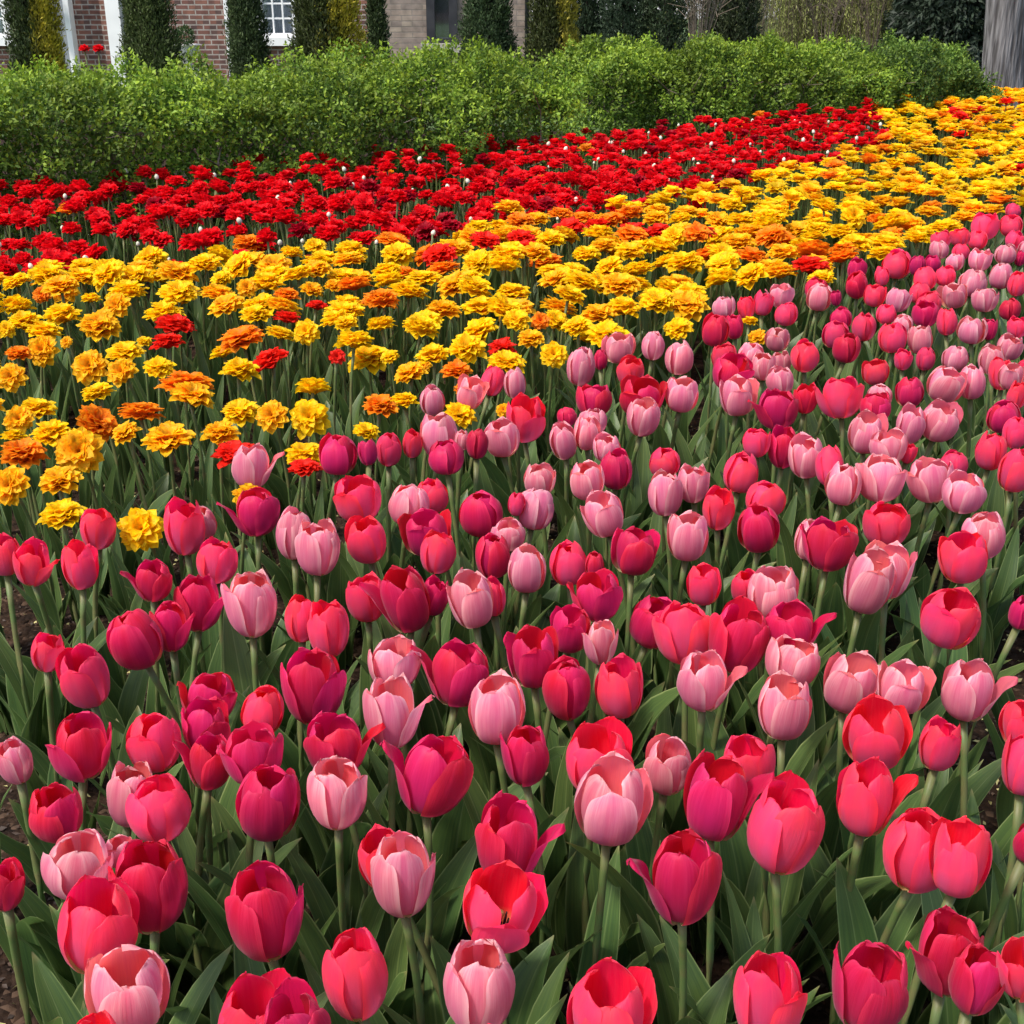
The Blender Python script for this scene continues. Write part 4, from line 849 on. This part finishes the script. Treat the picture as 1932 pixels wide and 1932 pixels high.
for i, (X, Y, u, v) in enumerate(ypts):
    cn = noise.noise(Vector((X*1.3, Y*1.3, 1)))*.5+rnd.random()
    nearb = v > 400
    c = 'S' if cn > 1.08 else 'O' if cn > .88 else 'A' if cn > .60 else 'Y'
    W = rnd.uniform(.115, .15); P = Vector((X, Y, .50+rnd.gauss(0, .022))); Hs = W*rnd.uniform(.36, .49)
    if i < 185: place_double(P, W, Hs, c, {'Y': 'yellow double tulip in the crowded drift beyond the pink tulips', 'A': 'amber yellow double tulip in the crowded drift beyond the pink tulips', 'O': 'orange double tulip among the yellow ones in the crowded drift', 'S': 'small scarlet double tulip among the crowded yellow drift'}[c], 'yellow and orange double tulips crowded in the middle drift')
    else: rest.append((P, W, Hs, c))
bulk('distant_yellow_tulips', rest, 'far mass of yellow and orange double tulips running to the grey trunk', 'tulip mass')
rest = []; rr2 = random.Random(12); kk = 0
for i, (X, Y, u, v) in enumerate(rpts):
    if u < 900 and rr2.random() < .24: continue
    W = rnd.uniform(.082, .115); P = Vector((X, Y, .49+rnd.gauss(0, .028))); Hs = W*rnd.uniform(.48, .7); cr = rnd.random(); c = 'O' if cr < .012 else 'E' if cr < .10 else 'D'
    if kk < 300:
        place_double(P, W, Hs, c, 'crimson double tulip in the red drift before the hedge' if c == 'D' else 'older dark crimson double tulip in the red drift before the hedge' if c == 'E' else 'stray orange double tulip inside the red drift', 'crimson double tulips in the red drift', name='crimson_tulip'); kk += 1
    else: rest.append((P, W, Hs, c))
bulk('distant_red_tulips', rest, 'far mass of crimson double tulips along the hedge foot', 'tulip mass')
# pale unopened buds standing among the red ones
mb = MB(); mb.lathe([(.004, 0), (.013, .005), (.0155, .016), (.012, .028), (.005, .035), (0, .037)], n=10)
BUD = mk_mesh('bud', mb.V, mb.F, plain('pale_bud', (.55,.56,.42), (.66,.56,.50), 40, .5))
bp = scatter(RP, .51, .19, 9000, 9, xr=(-4.5, 4)); rr2.shuffle(bp); bp = [p for p in bp if proj(p[0], p[1], .5)[0] > -20][:100]
for X, Y, u, v in bp:
    z = .47+rnd.uniform(-.03, .055); root = link('tulip_bud', None, None, (X, Y, .012)); tag(root, 'small whitish unopened tulip bud among the red double tulips', 'tulip bud', 'whitish buds scattered in the red drift')
    link('bud', BUD, root, (0, 0, z-.016), (rnd.gauss(0, .2), rnd.gauss(0, .2), 0), (rnd.uniform(.45, .78),)*3); link('stem', STEM[rnd.randrange(5)], root, (0,0,0), (0,0,0), (.6, .6, z-.01))
# two red tulips behind the hedge near the porch
for i, px in enumerate((160, 186)):
    P = atY(px, 98, 9.6); root = link('red_tulip', None, None, (P.x, 9.6, 0)); tag(root, ['left', 'right'][i]+' one of two red blooms peeping over the hedge below the brick pier', 'tulip')
    link('bloom', DM['D', i], root, (0, 0, P.z), (0,0,0), (.085, .085, .10)); link('stem', STEM[i], root, (0,0,0), (0,0,0), (1, 1, P.z))

# ------------------------------------------------------------------ extra foliage between the flowers, chips on the soil
BARE = [[(20,1560),(120,1560),(130,1950),(20,1950)], [(195,1270),(240,1270),(250,1400),(200,1420)], [(50,1290),(120,1290),(110,1360),(50,1360)], [(1830,1390),(1900,1390),(1890,1530),(1820,1500)], [(1590,1650),(1680,1640),(1650,1760),(1590,1780)], [(860,1600),(900,1600),(900,1760),(850,1700)], [(1200,1680),(1240,1680),(1260,1800),(1215,1800)], [(420,1560),(470,1560),(470,1610),(420,1600)],[(1045,1820),(1075,1820),(1080,1932),(1040,1932)]]
lp = []; r = random.Random(31)
CZONE = [(-400,1000),(300,900),(640,780),(1000,660),(1330,560),(1600,470),(2100,330),(2600,500),(2600,2500),(-900,2500)]
for _ in range(6400):
    X, Y = r.uniform(-2.2, 5), r.uniform(.75, 8); u, v = proj(X, Y, .25)
    if u < -250 or u > 2180 or v > 2350: continue
    near = inpoly(u, v, CZONE)
    ug, vg = proj(X, Y, 0.03)
    if any(inpoly(ug, vg, b) or inpoly(u, v, b) for b in BARE): continue
    if r.random() > (.34 if near else .5): continue
    if not near and v < 420: continue
    for k in range(3 if near else 2):
        g = (LG if (near and r.random() < .8) else LG_N); g = g[r.randrange(len(g))]; s_ = r.uniform(.65, 1.08)
        rot = Matrix.Rotation(r.uniform(0, 6.28), 4, 'Z') @ Matrix.Rotation(r.gauss(0, .12), 4, 'X'); lp.append((xf(g[0], (X, Y, .0), rot, (s_,)*3), g[1], g[2]))
a = merge(lp); o = link('tulip_foliage', mk_mesh('tulip_foliage', a[0], a[1], M_LEAF, uv=a[2])); tag(o, 'dense grey green tulip leaves filling the bed under the flowers', 'foliage', kind='stuff')
n_ = 22000; P = np.stack([rng.uniform(-1.4, 1.8, n_), rng.uniform(.8, 4.2, n_), np.zeros(n_)], 1); P[:, 2] = [soil_h(a, b)+.004 for a, b in P[:, :2]]
cc = np.where(rng.random((n_, 1)) < .22, np.array([[.42,.38,.16]]), np.array([[.055,.035,.024]]))*rng.uniform(.5, 1.5, (n_, 1))
Vv, Ff, Cc = leaf_cloud(P, rng.normal(size=P.shape)*[1, 1, .25], np.tile([0, 0, 1.], (n_, 1))+rng.normal(size=P.shape)*.5, rng.uniform(.006, .02, n_), rng.uniform(.004, .011, n_), cc)
tag(link('bark_chips', mk_mesh('bark_chips', Vv, Ff, M_CON, col=Cc)), 'brown bark chips and pale bits scattered on the dark soil', 'mulch', kind='stuff')
